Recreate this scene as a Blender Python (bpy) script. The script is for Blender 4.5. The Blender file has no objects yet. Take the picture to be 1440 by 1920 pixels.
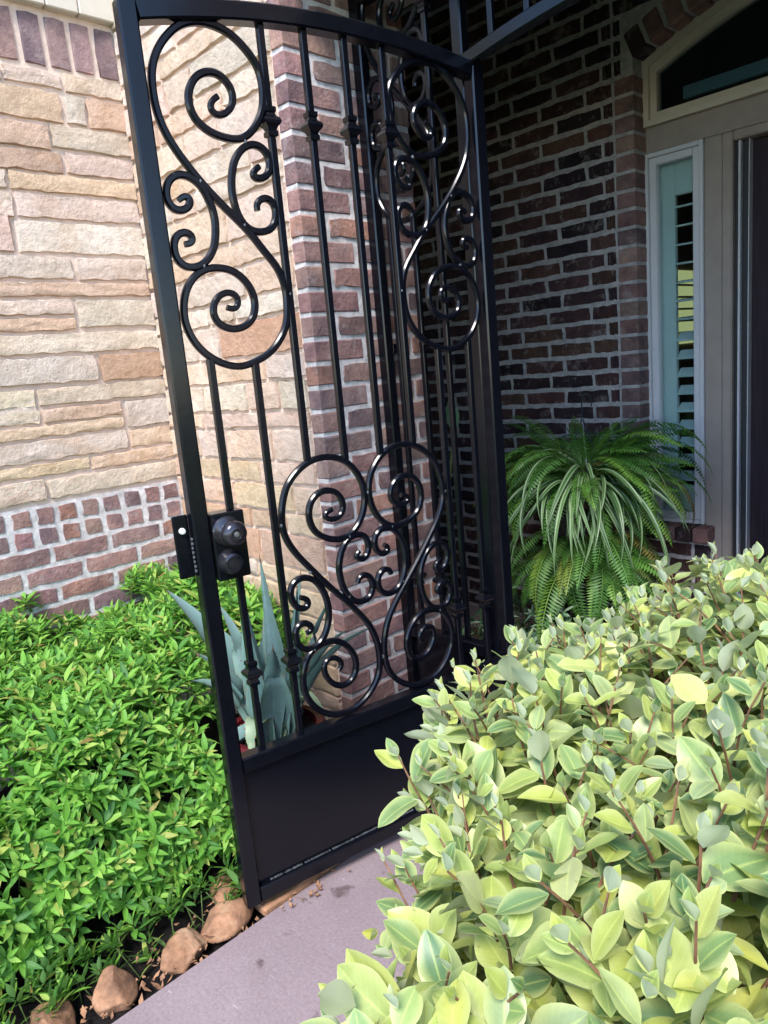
import bpy, math, random
import numpy as np
from mathutils import Vector, Matrix

random.seed(7)
rng = np.random.default_rng(11)
SC = bpy.context.scene
COL = SC.collection

# ------------------------------------------------------------------ camera
H = 1.385                                  # height of the lens above the path
RIGHT = Vector((0.6970, 0.7115, -0.0895))
DOWN = Vector((0.0793, -0.2004, -0.9765))
FWD = Vector((-0.7127, 0.6735, -0.1961))
FPX = 1369.5                               # focal length in photo pixels (1440 wide)
cd = bpy.data.cameras.new('camera')
cd.sensor_fit = 'HORIZONTAL'
cd.sensor_width = 36.0
cd.lens = FPX / 1440 * 36.0
cd.clip_start = 0.05
cd.clip_end = 500
cam = bpy.data.objects.new('camera', cd)
COL.objects.link(cam)
m = Matrix.Identity(4)
for i in range(3):
    m[i][0] = RIGHT[i]
    m[i][1] = -DOWN[i]
    m[i][2] = -FWD[i]
m.translation = (0, 0, H)
cam.matrix_world = m
SC.camera = cam

# ------------------------------------------------------------------ sky, sun, exposure
SUN_DIR = Vector((0.42, -0.62, 0.95)).normalized()      # towards the sun
world = bpy.data.worlds.new('World')
SC.world = world
world.use_nodes = True
wn = world.node_tree.nodes
wl = world.node_tree.links
wn.clear()
sky = wn.new('ShaderNodeTexSky')
sky.sky_type = 'NISHITA'
sky.sun_disc = False
sky.sun_elevation = math.asin(SUN_DIR.z)
sky.sun_rotation = math.atan2(SUN_DIR.x, SUN_DIR.y)
sky.air_density = 1.0
sky.dust_density = 0.3
sky.ozone_density = 3.0
bg = wn.new('ShaderNodeBackground')
bg.inputs['Strength'].default_value = 0.115
wo = wn.new('ShaderNodeOutputWorld')
wl.new(sky.outputs[0], bg.inputs[0])
wl.new(bg.outputs[0], wo.inputs[0])
sd = bpy.data.lights.new('sun', 'SUN')
sd.energy = 1.5
sd.angle = math.radians(20)
sd.color = (1.0, 0.95, 0.90)
sun = bpy.data.objects.new('sun', sd)
COL.objects.link(sun)
sun.rotation_euler = (-SUN_DIR).to_track_quat('-Z', 'Y').to_euler()
sun.location = (3, -4, 8)
SC.view_settings.view_transform = 'Standard'
SC.view_settings.look = 'None'
SC.view_settings.exposure = 2.12
SC.view_settings.gamma = 1.0
SC.view_settings.use_curve_mapping = False
SC.cycles.max_bounces = 6
SC.cycles.transparent_max_bounces = 12

# ------------------------------------------------------------------ node helpers
def mat(name):
    mm = bpy.data.materials.new(name)
    mm.use_nodes = True
    nt = mm.node_tree
    return mm, nt.nodes, nt.links, nt.nodes['Principled BSDF']

def N(n, t, **kw):
    x = n.new(t)
    for k, v in kw.items():
        if k in x.inputs:
            x.inputs[k].default_value = v
        else:
            setattr(x, k, v)
    return x

def noise(n, l, vec, scale, detail=5.0, rough=0.6):
    x = N(n, 'ShaderNodeTexNoise', Scale=scale, Detail=detail, Roughness=rough)
    if vec is not None:
        l.new(vec, x.inputs['Vector'])
    return x

def ramp(n, l, fac, stops):
    r = n.new('ShaderNodeValToRGB')
    e = r.color_ramp.elements
    while len(e) < len(stops):
        e.new(0.5)
    for s, (p, c) in zip(e, stops):
        s.position = p
        s.color = (*c, 1) if len(c) == 3 else c
    l.new(fac, r.inputs[0])
    return r

def mixc(n, l, fac, a, b, mode='MIX'):
    x = n.new('ShaderNodeMix')
    x.data_type = 'RGBA'
    x.blend_type = mode
    for k, v in ((0, fac), (6, a), (7, b)):
        if isinstance(v, (int, float)):
            x.inputs[k].default_value = v
        elif isinstance(v, tuple):
            x.inputs[k].default_value = (*v, 1)
        else:
            l.new(v, x.inputs[k])
    return x.outputs[2]

def bump(n, l, h, strength, dist, bs):
    b = N(n, 'ShaderNodeBump', Strength=strength, Distance=dist)
    l.new(h, b.inputs['Height'])
    l.new(b.outputs[0], bs.inputs['Normal'])
    return b

def objvec(n, l):
    """object coordinates shifted by a random offset per object"""
    tc = n.new('ShaderNodeTexCoord')
    oi = n.new('ShaderNodeObjectInfo')
    mul = N(n, 'ShaderNodeMath', operation='MULTIPLY')
    mul.inputs[1].default_value = 37.0
    l.new(oi.outputs['Random'], mul.inputs[0])
    add = n.new('ShaderNodeVectorMath')
    l.new(tc.outputs['Object'], add.inputs[0])
    l.new(mul.outputs[0], add.inputs[1])
    return add.outputs[0], oi

def piece_mat(name, sc1, sc2, amt, dark, light, rough, bstr, bdist, bscale):
    """masonry pieces: own colour of each piece with blotches, streaks and fine relief"""
    mm, n, l, bs = mat(name)
    v, oi = objvec(n, l)
    n1 = noise(n, l, v, sc1, 4, 0.6)
    n2 = noise(n, l, v, sc2, 8, 0.7)
    r1 = ramp(n, l, n1.outputs[0], [(0.3, dark), (0.7, light)])
    c = mixc(n, l, amt, oi.outputs['Color'], r1.outputs[0], 'MULTIPLY')
    r2 = ramp(n, l, n2.outputs[0], [(0.35, (0.80, 0.78, 0.77)), (0.65, (1.10, 1.09, 1.08))])
    c = mixc(n, l, 0.8, c, r2.outputs[0], 'MULTIPLY')
    l.new(c, bs.inputs['Base Color'])
    bs.inputs['Roughness'].default_value = rough
    bs.inputs['Specular IOR Level'].default_value = 0.25
    n3 = noise(n, l, v, bscale, 10, 0.7)
    bump(n, l, n3.outputs[0], bstr, bdist, bs)
    return mm

M = {}
def smear(mm, col, lo, hi, amt):
    n, l = mm.node_tree.nodes, mm.node_tree.links
    bs = n['Principled BSDF']
    src = bs.inputs['Base Color'].links[0].from_socket
    v, oi = objvec(n, l)
    nn = noise(n, l, v, 16, 8, 0.75)
    r = ramp(n, l, nn.outputs[0], [(lo, (0, 0, 0)), (hi, (amt, amt, amt))])
    l.new(mixc(n, l, r.outputs[0], src, col), bs.inputs['Base Color'])
M['brick'] = piece_mat('brick', 11, 55, 0.9, (0.50, 0.48, 0.56), (1.30, 1.22, 1.14), 0.92, 0.9, 0.008, 70)
M['stone'] = piece_mat('stone', 7, 35, 0.8, (0.86, 0.78, 0.70), (1.08, 1.08, 1.08), 0.92, 0.9, 0.012, 34)
smear(M['brick'], (0.46, 0.41, 0.40), 0.54, 0.72, 0.55)
smear(M['stone'], (0.33, 0.25, 0.20), 0.60, 0.78, 0.45)
# rust spots on the stone come from a second blotch
def stone_rust():
    mm = M['stone']
    n, l = mm.node_tree.nodes, mm.node_tree.links
    bs = n['Principled BSDF']
    src = bs.inputs['Base Color'].links[0].from_socket
    v, oi = objvec(n, l)
    nn = noise(n, l, v, 4.2, 3, 0.55)
    r = ramp(n, l, nn.outputs[0], [(0.62, (0, 0, 0)), (0.76, (0.42, 0.42, 0.42))])
    c = mixc(n, l, r.outputs[0], src, (0.50, 0.27, 0.11))
    l.new(c, bs.inputs['Base Color'])
stone_rust()

def simple(name, col, rough=0.6, metal=0.0, nscale=None, var=0.25, bstr=0.0, bdist=0.002, spec=0.5, coat=0.0):
    mm, n, l, bs = mat(name)
    bs.inputs['Base Color'].default_value = (*col, 1)
    bs.inputs['Roughness'].default_value = rough
    bs.inputs['Metallic'].default_value = metal
    bs.inputs['Specular IOR Level'].default_value = spec
    bs.inputs['Coat Weight'].default_value = coat
    if nscale:
        tc = n.new('ShaderNodeTexCoord')
        nn = noise(n, l, tc.outputs['Object'], nscale, 7, 0.65)
        lo = tuple(c * (1 - var) for c in col)
        hi = tuple(min(1, c * (1 + var)) for c in col)
        r = ramp(n, l, nn.outputs[0], [(0.3, lo), (0.7, hi)])
        l.new(r.outputs[0], bs.inputs['Base Color'])
        if bstr:
            bump(n, l, nn.outputs[0], bstr, bdist, bs)
    return mm

M['mortar_grey'] = simple('mortar_grey', (0.52, 0.485, 0.475), 0.95, 0, 30, 0.36, 0.8, 0.006, 0.1)
M['mortar_shade'] = simple('mortar_shade', (0.43, 0.405, 0.40), 0.95, 0, 38, 0.30, 0.8, 0.006, 0.1)  # darker copy of the grey mortar, porch shade put into its colour
M['mortar_peach'] = simple('mortar_peach', (0.68, 0.53, 0.435), 0.95, 0, 30, 0.12, 0.8, 0.006, 0.1)
M['tan_board'] = simple('tan_board', (0.55, 0.50, 0.42), 0.7, 0, 8, 0.08, 0.2, 0.002, 0.3)
M['ceiling'] = simple('ceiling', (0.16, 0.13, 0.11), 0.8, 0, 6, 0.08)
M['iron'] = simple('iron', (0.003, 0.0035, 0.006), 0.16, 0, 60, 0.3, 0.25, 0.0004, 0.36)
M['bronze'] = simple('bronze', (0.055, 0.052, 0.062), 0.22, 0.75, 30, 0.2)
M['steel'] = simple('steel', (0.32, 0.32, 0.34), 0.3, 0.8, 40, 0.1)
M['weld'] = simple('weld', (0.12, 0.125, 0.135), 0.3, 0.5, 80, 0.6)
M['nylon'] = simple('nylon', (0.75, 0.75, 0.72), 0.4)
M['taupe'] = simple('taupe', (0.36, 0.295, 0.255), 0.62, 0, 14, 0.10, 0.25, 0.002)
M['trim'] = simple('trim', (0.62, 0.55, 0.45), 0.5, 0, 10, 0.06)
M['white_trim'] = simple('white_trim', (0.66, 0.65, 0.67), 0.45, 0, 10, 0.05)
M['inner_trim'] = simple('inner_trim', (0.40, 0.43, 0.46), 0.6)
M['shutter'] = simple('shutter', (0.78, 0.83, 0.81), 0.5, 0, 6, 0.05)
M['dark'] = simple('dark', (0.02, 0.02, 0.024), 0.6)
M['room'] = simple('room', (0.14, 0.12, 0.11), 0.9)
M['hook'] = simple('hook', (0.03, 0.045, 0.06), 0.4, 0.3)
M['basket'] = simple('basket', (0.05, 0.035, 0.025), 0.9, 0, 60, 0.5, 0.8, 0.006)
M['soil'] = simple('soil', (0.016, 0.014, 0.014), 0.95, 0, 50, 0.6, 1.0, 0.02, 0.15)
M['twig'] = simple('twig', (0.17, 0.082, 0.042), 0.75, 0, 55, 0.6)
M['stem_green'] = simple('stem_green', (0.09, 0.14, 0.04), 0.7, 0, 40, 0.3)
M['litter'] = simple('litter', (0.30, 0.155, 0.085), 0.85, 0, 12, 0.6)

def door_wood():
    mm, n, l, bs = mat('door_wood')
    tc = n.new('ShaderNodeTexCoord')
    mp = n.new('ShaderNodeMapping')
    mp.inputs['Scale'].default_value = (30, 30, 1.6)
    l.new(tc.outputs['Object'], mp.inputs[0])
    nn = noise(n, l, mp.outputs[0], 3, 6, 0.6)
    r = ramp(n, l, nn.outputs[0], [(0.3, (0.018, 0.011, 0.016)), (0.7, (0.042, 0.027, 0.036))])
    l.new(r.outputs[0], bs.inputs['Base Color'])
    bs.inputs['Roughness'].default_value = 0.6
    bs.inputs['Specular IOR Level'].default_value = 0.2
    bump(n, l, nn.outputs[0], 0.3, 0.002, bs)
    return mm
M['door'] = door_wood()

def concrete():
    mm, n, l, bs = mat('concrete')
    tc = n.new('ShaderNodeTexCoord')
    n1 = noise(n, l, tc.outputs['Object'], 2.3, 6, 0.6)
    n2 = noise(n, l, tc.outputs['Object'], 120, 6, 0.7)
    r = ramp(n, l, n1.outputs[0], [(0.3, (0.195, 0.148, 0.158)), (0.7, (0.29, 0.225, 0.24))])
    r2 = ramp(n, l, n2.outputs[0], [(0.3, (0.78, 0.78, 0.78)), (0.7, (1.15, 1.15, 1.15))])
    c = mixc(n, l, 1.0, r.outputs[0], r2.outputs[0], 'MULTIPLY')
    n3 = noise(n, l, tc.outputs['Object'], 9, 4, 0.5)
    r3 = ramp(n, l, n3.outputs[0], [(0.29, (0.35, 0.28, 0.26)), (0.345, (1, 1, 1))])
    c = mixc(n, l, 0.8, c, r3.outputs[0], 'MULTIPLY')
    mp = n.new('ShaderNodeMapping')
    mp.inputs['Scale'].default_value = (5, 30, 5)
    mp.inputs['Rotation'].default_value = (0, 0, 0.7)
    l.new(tc.outputs['Object'], mp.inputs[0])
    n4 = noise(n, l, mp.outputs[0], 2.2, 4, 0.6)
    r4 = ramp(n, l, n4.outputs[0], [(0.67, (0, 0, 0)), (0.77, (0.9, 0.9, 0.9))])
    c = mixc(n, l, r4.outputs[0], c, (0.55, 0.48, 0.49))
    l.new(c, bs.inputs['Base Color'])
    bs.inputs['Roughness'].default_value = 0.85
    bump(n, l, n2.outputs[0], 0.5, 0.003, bs)
    return mm
M['concrete'] = concrete()

def ground_mat():
    mm, n, l, bs = mat('ground_soil')
    tc = n.new('ShaderNodeTexCoord')
    n1 = noise(n, l, tc.outputs['Object'], 40, 10, 0.7)
    r = ramp(n, l, n1.outputs[0], [(0.35, (0.008, 0.007, 0.008)), (0.6, (0.030, 0.024, 0.024)), (0.75, (0.07, 0.045, 0.03))])
    l.new(r.outputs[0], bs.inputs['Base Color'])
    bs.inputs['Roughness'].default_value = 0.95
    bs.inputs['Specular IOR Level'].default_value = 0.15
    bump(n, l, n1.outputs[0], 1.0, 0.03, bs)
    return mm
M['ground'] = ground_mat()

def lawn_mat():
    mm, n, l, bs = mat('lawn_grass')
    tc = n.new('ShaderNodeTexCoord')
    n1 = noise(n, l, tc.outputs['Object'], 8, 10, 0.7)
    r = ramp(n, l, n1.outputs[0], [(0.35, (0.03, 0.06, 0.015)), (0.7, (0.08, 0.13, 0.03))])
    l.new(r.outputs[0], bs.inputs['Base Color'])
    bs.inputs['Roughness'].default_value = 0.95
    return mm
M['lawn'] = lawn_mat()

def rock_mat():
    mm, n, l, bs = mat('rock')
    v, oi = objvec(n, l)
    n1 = noise(n, l, v, 9, 6, 0.6)
    n2 = noise(n, l, v, 60, 8, 0.7)
    r = ramp(n, l, n1.outputs[0], [(0.28, (0.14, 0.07, 0.04)), (0.5, (0.36, 0.185, 0.10)), (0.72, (0.52, 0.35, 0.22))])
    r2 = ramp(n, l, n2.outputs[0], [(0.3, (0.65, 0.65, 0.65)), (0.7, (1.15, 1.15, 1.15))])
    c = mixc(n, l, 1.0, r.outputs[0], r2.outputs[0], 'MULTIPLY')
    l.new(c, bs.inputs['Base Color'])
    bs.inputs['Roughness'].default_value = 0.85
    bump(n, l, n2.outputs[0], 0.7, 0.006, bs)
    return mm
M['rock'] = rock_mat()

def leaf_mat(name, stops, back, vein=0.25, edge=None, trans=0.35, rough=0.45, bumpy=0.3, stripes=None, spec=0.4, veins=False, streak=0.0):
    """leaf blades: UV x across (0.5 = midrib), y along; colour differs from leaf to leaf"""
    mm, n, l, bs = mat(name)
    at = N(n, 'ShaderNodeAttribute', attribute_name='rnd')
    oi = n.new('ShaderNodeObjectInfo')
    ad = N(n, 'ShaderNodeMath', operation='ADD')
    l.new(at.outputs['Fac'], ad.inputs[0])
    l.new(oi.outputs['Random'], ad.inputs[1])
    fr = N(n, 'ShaderNodeMath', operation='FRACT')
    l.new(ad.outputs[0], fr.inputs[0])
    base = ramp(n, l, fr.outputs[0], stops).outputs[0]
    uv = n.new('ShaderNodeUVMap')
    sep = n.new('ShaderNodeSeparateXYZ')
    l.new(uv.outputs[0], sep.inputs[0])
    sub = N(n, 'ShaderNodeMath', operation='SUBTRACT')
    sub.inputs[1].default_value = 0.5
    l.new(sep.outputs[0], sub.inputs[0])
    ab = N(n, 'ShaderNodeMath', operation='ABSOLUTE')
    l.new(sub.outputs[0], ab.inputs[0])
    tc = n.new('ShaderNodeTexCoord')
    nz = noise(n, l, tc.outputs['Object'], 40, 4, 0.6)
    rz = ramp(n, l, nz.outputs[0], [(0.3, (0.78, 0.82, 0.75)), (0.7, (1.15, 1.12, 1.2))])
    base = mixc(n, l, 0.8, base, rz.outputs[0], 'MULTIPLY')
    if edge:
        re = ramp(n, l, ab.outputs[0], [(0.22, (0, 0, 0)), (0.5, (0.75, 0.75, 0.75))])
        base = mixc(n, l, re.outputs[0], base, edge)
    if stripes:
        rs = ramp(n, l, ab.outputs[0], stripes)
        base = mixc(n, l, rs.outputs[0], base, (0.50, 0.56, 0.40))
    rv = ramp(n, l, ab.outputs[0], [(0.0, (vein, vein, vein)), (0.05, (0, 0, 0))])
    base = mixc(n, l, rv.outputs[0], base, tuple(min(1, c * 1.5 + 0.05) for c in stops[len(stops) // 2][1]))
    if veins:                                   # side veins and a few brown blemishes
        m1 = N(n, 'ShaderNodeMath', operation='MULTIPLY_ADD')
        l.new(ab.outputs[0], m1.inputs[0])
        m1.inputs[1].default_value = -0.55
        l.new(sep.outputs[1], m1.inputs[2])
        m2 = N(n, 'ShaderNodeMath', operation='MULTIPLY')
        m2.inputs[1].default_value = 62.0
        l.new(m1.outputs[0], m2.inputs[0])
        m3 = N(n, 'ShaderNodeMath', operation='SINE')
        l.new(m2.outputs[0], m3.inputs[0])
        rvv = ramp(n, l, m3.outputs[0], [(0.80, (1, 1, 1)), (0.98, (1.22, 1.2, 1.15))])
        base = mixc(n, l, 0.30, base, rvv.outputs[0], 'MULTIPLY')
        nb = noise(n, l, tc.outputs['Object'], 95, 3, 0.5)
        rb = ramp(n, l, nb.outputs[0], [(0.70, (0, 0, 0)), (0.76, (0.7, 0.7, 0.7))])
        base = mixc(n, l, rb.outputs[0], base, (0.20, 0.13, 0.05))
    if streak:
        mp = n.new('ShaderNodeMapping')
        mp.inputs['Scale'].default_value = (26, 1.6, 1)
        l.new(uv.outputs[0], mp.inputs[0])
        ns = noise(n, l, mp.outputs[0], 1.0, 5, 0.6)
        rs2 = ramp(n, l, ns.outputs[0], [(0.3, (0.6, 0.62, 0.62)), (0.7, (1.25, 1.22, 1.2))])
        base = mixc(n, l, streak, base, rs2.outputs[0], 'MULTIPLY')
    geo = n.new('ShaderNodeNewGeometry')
    bfac = N(n, 'ShaderNodeMath', operation='MULTIPLY')
    bfac.inputs[1].default_value = 0.8
    l.new(geo.outputs['Backfacing'], bfac.inputs[0])
    col = mixc(n, l, bfac.outputs[0], base, back)
    l.new(col, bs.inputs['Base Color'])
    bs.inputs['Roughness'].default_value = rough
    bs.inputs['Specular IOR Level'].default_value = spec
    if bumpy:
        wv = N(n, 'ShaderNodeTexWave', Scale=5.0, Distortion=1.5)
        l.new(uv.outputs[0], wv.inputs[0])
        bump(n, l, wv.outputs['Fac'], bumpy, 0.0015, bs)
    tr = n.new('ShaderNodeBsdfTranslucent')
    tcol = mixc(n, l, 1.0, col, (1.1, 1.15, 0.55), 'MULTIPLY')
    l.new(tcol, tr.inputs[0])
    mx = n.new('ShaderNodeMixShader')
    mx.inputs[0].default_value = trans
    out = n['Material Output']
    l.new(bs.outputs[0], mx.inputs[1])
    l.new(tr.outputs[0], mx.inputs[2])
    l.new(mx.outputs[0], out.inputs[0])
    return mm

M['silver_leaf'] = leaf_mat('silver_leaf', [(0.0, (0.10, 0.19, 0.08)), (0.2, (0.22, 0.33, 0.13)), (0.45, (0.33, 0.42, 0.13)), (0.68, (0.46, 0.51, 0.12)), (0.82, (0.30, 0.39, 0.21)), (0.92, (0.56, 0.57, 0.13)), (1.0, (0.46, 0.50, 0.33))], (0.50, 0.54, 0.41), 0.35, (0.53, 0.57, 0.23), 0.30, 0.38, 0.0, None, 0.45, True)
M['green_leaf'] = leaf_mat('green_leaf', [(0.0, (0.06, 0.19, 0.045)), (0.3, (0.14, 0.35, 0.05)), (0.65, (0.22, 0.48, 0.07)), (0.9, (0.33, 0.55, 0.11)), (0.985, (0.46, 0.46, 0.12)), (1.0, (0.30, 0.17, 0.07))], (0.17, 0.32, 0.11), 0.25, None, 0.45, 0.48, 0.0, None, 0.3, True)
M['fern_leaf'] = leaf_mat('fern_leaf', [(0.0, (0.05, 0.15, 0.025)), (0.5, (0.10, 0.25, 0.04)), (0.9, (0.18, 0.34, 0.05)), (1.0, (0.30, 0.18, 0.06))], (0.07, 0.17, 0.04), 0.0, None, 0.3, 0.5, 0.0)
M['spider_leaf'] = leaf_mat('spider_leaf', [(0.0, (0.035, 0.11, 0.03)), (0.5, (0.065, 0.16, 0.04)), (1.0, (0.10, 0.21, 0.06))], (0.16, 0.26, 0.10), 0.0, None, 0.3, 0.42, 0.0, [(0.22, (0, 0, 0)), (0.27, (0.62, 0.62, 0.62)), (0.36, (0.62, 0.62, 0.62)), (0.42, (0.05, 0.05, 0.05))])
M['agave_leaf'] = leaf_mat('agave_leaf', [(0.0, (0.085, 0.155, 0.155)), (0.5, (0.13, 0.215, 0.205)), (1.0, (0.18, 0.27, 0.25))], (0.12, 0.20, 0.185), 0.0, (0.17, 0.28, 0.22), 0.0, 0.5, 0.0, None, 0.4, False, 0.9)
M['agave_pale'] = leaf_mat('agave_pale', [(0.0, (0.22, 0.29, 0.17)), (1.0, (0.27, 0.33, 0.18))], (0.22, 0.29, 0.18), 0.0, None, 0.0, 0.5, 0.0, None, 0.4, False, 0.7)
M['creeper_leaf'] = leaf_mat('creeper_leaf', [(0.0, (0.04, 0.10, 0.05)), (0.6, (0.10, 0.21, 0.11)), (1.0, (0.26, 0.36, 0.22))], (0.08, 0.15, 0.08), 0.2, None, 0.25, 0.45, 0.0)

def glass_mat(name, tint, refl=0.12):
    mm, n, l, bs = mat(name)
    n.remove(bs)
    t = n.new('ShaderNodeBsdfTransparent')
    t.inputs[0].default_value = (*tint, 1)
    g = n.new('ShaderNodeBsdfGlossy')
    g.inputs['Roughness'].default_value = 0.03
    fr = N(n, 'ShaderNodeFresnel', IOR=1.5)
    mxa = N(n, 'ShaderNodeMath', operation='ADD')
    mxa.inputs[1].default_value = refl
    l.new(fr.outputs[0], mxa.inputs[0])
    mx = n.new('ShaderNodeMixShader')
    l.new(mxa.outputs[0], mx.inputs[0])
    l.new(t.outputs[0], mx.inputs[1])
    l.new(g.outputs[0], mx.inputs[2])
    l.new(mx.outputs[0], n['Material Output'].inputs[0])
    return mm
M['glass'] = glass_mat('window_glass', (0.86, 0.93, 0.93), 0.04)
M['glass_dark'] = glass_mat('transom_glass', (0.42, 0.62, 0.72), 0.05)

def pot_mat():
    mm, n, l, bs = mat('painted_pot')
    tc = n.new('ShaderNodeTexCoord')
    w = N(n, 'ShaderNodeTexVoronoi', Scale=24.0)
    l.new(tc.outputs['Object'], w.inputs[0])
    r = ramp(n, l, w.outputs['Color'], [(0.0, (0.13, 0.015, 0.015)), (0.35, (0.16, 0.03, 0.02)), (0.45, (0.02, 0.06, 0.22)), (0.7, (0.02, 0.045, 0.17)), (0.88, (0.40, 0.36, 0.30))])
    r.color_ramp.interpolation = 'CONSTANT'
    l.new(r.outputs[0], bs.inputs['Base Color'])
    bs.inputs['Roughness'].default_value = 0.25
    return mm
M['pot'] = pot_mat()
M['pot_rim'] = simple('pot_rim', (0.085, 0.008, 0.012), 0.25, 0, 20, 0.3)

# ------------------------------------------------------------------ mesh helpers
class MB:
    def __init__(s):
        s.v, s.f, s.uv = [], [], []
    def add(s, vs, fs):
        o = len(s.v)
        s.v += [tuple(p) for p in vs]
        s.f += [tuple(i + o for i in q) for q in fs]
    def box(s, lo, hi, bev=0.0, rot=None, at=(0, 0, 0)):
        lo, hi = Vector(lo), Vector(hi)
        if bev <= 0:
            vs = [Vector((x, y, z)) for x in (lo.x, hi.x) for y in (lo.y, hi.y) for z in (lo.z, hi.z)]
            fs = [(0, 1, 3, 2), (4, 6, 7, 5), (0, 4, 5, 1), (2, 3, 7, 6), (0, 2, 6, 4), (1, 5, 7, 3)]
        else:
            b = min(bev, (hi - lo).x * .49, (hi - lo).y * .49, (hi - lo).z * .49)
            vs, idx = [], {}
            for ix, x in ((0, lo.x), (1, hi.x)):
                for iy, y in ((0, lo.y), (1, hi.y)):
                    for iz, z in ((0, lo.z), (1, hi.z)):
                        sx, sy, sz = (1 - 2 * ix) * b, (1 - 2 * iy) * b, (1 - 2 * iz) * b
                        for k, d in ((0, (0, sy, sz)), (1, (sx, 0, sz)), (2, (sx, sy, 0))):
                            idx[(ix, iy, iz, k)] = len(vs)
                            vs.append(Vector((x, y, z)) + Vector(d))
            g = lambda *a: idx[a]
            fs = []
            for i in (0, 1):
                q = [g(i, 0, 0, 0), g(i, 1, 0, 0), g(i, 1, 1, 0), g(i, 0, 1, 0)]
                fs.append(q if i else q[::-1])
                q = [g(0, i, 0, 1), g(1, i, 0, 1), g(1, i, 1, 1), g(0, i, 1, 1)]
                fs.append(q[::-1] if i else q)
                q = [g(0, 0, i, 2), g(1, 0, i, 2), g(1, 1, i, 2), g(0, 1, i, 2)]
                fs.append(q if i else q[::-1])
            for i in (0, 1):
                for j in (0, 1):
                    fs.append([g(i, j, 0, 0), g(i, j, 1, 0), g(i, j, 1, 1), g(i, j, 0, 1)])
                    fs.append([g(i, 0, j, 0), g(i, 1, j, 0), g(i, 1, j, 2), g(i, 0, j, 2)])
                    fs.append([g(0, i, j, 1), g(1, i, j, 1), g(1, i, j, 2), g(0, i, j, 2)])
                    for k in (0, 1):
                        fs.append([g(i, j, k, 0), g(i, j, k, 1), g(i, j, k, 2)])
        if rot is not None:
            vs = [rot @ p for p in vs]
        a = Vector(at)
        s.add([p + a for p in vs], fs)
    def sweep(s, pts, prof, side, caps=True, scale=None):
        """sweep a closed 2-D profile along points; side = fixed vector normal to the curve's plane (or None)"""
        pts = [Vector(p) for p in pts]
        n, k = len(pts), len(prof)
        base = len(s.v)
        up0 = Vector(side) if side is not None else None
        prev = None
        for i, p in enumerate(pts):
            t = (pts[min(i + 1, n - 1)] - pts[max(i - 1, 0)]).normalized()
            if up0 is not None:
                b = up0.normalized()
                a = t.cross(b).normalized()
            else:
                if prev is None:
                    ref = Vector((0, 0, 1)) if abs(t.z) < .9 else Vector((1, 0, 0))
                    a = t.cross(ref).normalized()
                else:
                    a = (prev - t * prev.dot(t)).normalized()
                prev = a
                b = t.cross(a)
            sc = scale(i / (n - 1)) if scale else 1
            for (q, r) in prof:
                s.v.append(tuple(p + a * q * sc + b * r * sc))
        for i in range(n - 1):
            for j in range(k):
                j2 = (j + 1) % k
                s.f.append((base + i * k + j, base + i * k + j2, base + (i + 1) * k + j2, base + (i + 1) * k + j))
        if caps:
            s.f.append(tuple(base + j for j in range(k))[::-1])
            s.f.append(tuple(base + (n - 1) * k + j for j in range(k)))
    def lathe(s, prof, nseg=24, square=False, at=(0, 0, 0), rot=None):
        base = len(s.v)
        a = Vector(at)
        ph = math.pi / 4 if square else 0
        for (r, z) in prof:
            for j in range(nseg):
                th = 2 * math.pi * j / nseg + ph
                p = Vector((r * math.cos(th), r * math.sin(th), z))
                if rot is not None:
                    p = rot @ p
                s.v.append(tuple(p + a))
        for i in range(len(prof) - 1):
            for j in range(nseg):
                j2 = (j + 1) % nseg
                s.f.append((base + i * nseg + j, base + i * nseg + j2, base + (i + 1) * nseg + j2, base + (i + 1) * nseg + j))
        s.f.append(tuple(base + j for j in range(nseg))[::-1])
        s.f.append(tuple(base + (len(prof) - 1) * nseg + j for j in range(nseg)))
    def mesh(s, name, mt, smooth=False):
        me = bpy.data.meshes.new(name)
        me.from_pydata(s.v, [], s.f)
        if mt:
            me.materials.append(M[mt] if isinstance(mt, str) else mt)
        if smooth:
            me.polygons.foreach_set('use_smooth', [True] * len(me.polygons))
            try:
                me.set_sharp_from_angle(angle=math.radians(40 if smooth is True else smooth))
            except Exception:
                pass
        me.update()
        return me
    def obj(s, name, mt, parent=None, smooth=False):
        return link(name, s.mesh(name, mt, smooth), parent)

def link(name, me, parent=None):
    o = bpy.data.objects.new(name, me)
    COL.objects.link(o)
    if parent is not None:
        o.parent = parent
    return o

def tag(o, label, cat, group=None, kind=None):
    if label:
        o['label'] = label
    if cat:
        o['category'] = cat
    if group:
        o['group'] = group
    o['kind'] = kind or 'thing'
    return o

def empty(name, loc=(0, 0, 0), rz=0.0):
    o = bpy.data.objects.new(name, None)
    COL.objects.link(o)
    o.location = loc
    o.rotation_euler = (0, 0, rz)
    o.empty_display_size = 0.1
    return o

def catmull(pts, step):
    P = [np.array(p, float) for p in pts]
    P = [2 * P[0] - P[1]] + P + [2 * P[-1] - P[-2]]
    out = []
    for i in range(1, len(P) - 2):
        n = max(2, int(np.linalg.norm(P[i + 1] - P[i]) / step))
        for t in np.linspace(0, 1, n, endpoint=False):
            a, b, c, d = P[i - 1], P[i], P[i + 1], P[i + 2]
            out.append(0.5 * ((2 * b) + (-a + c) * t + (2 * a - 5 * b + 4 * c - d) * t * t + (-a + 3 * b - 3 * c + d) * t ** 3))
    out.append(P[-2])
    return np.array(out)

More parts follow.
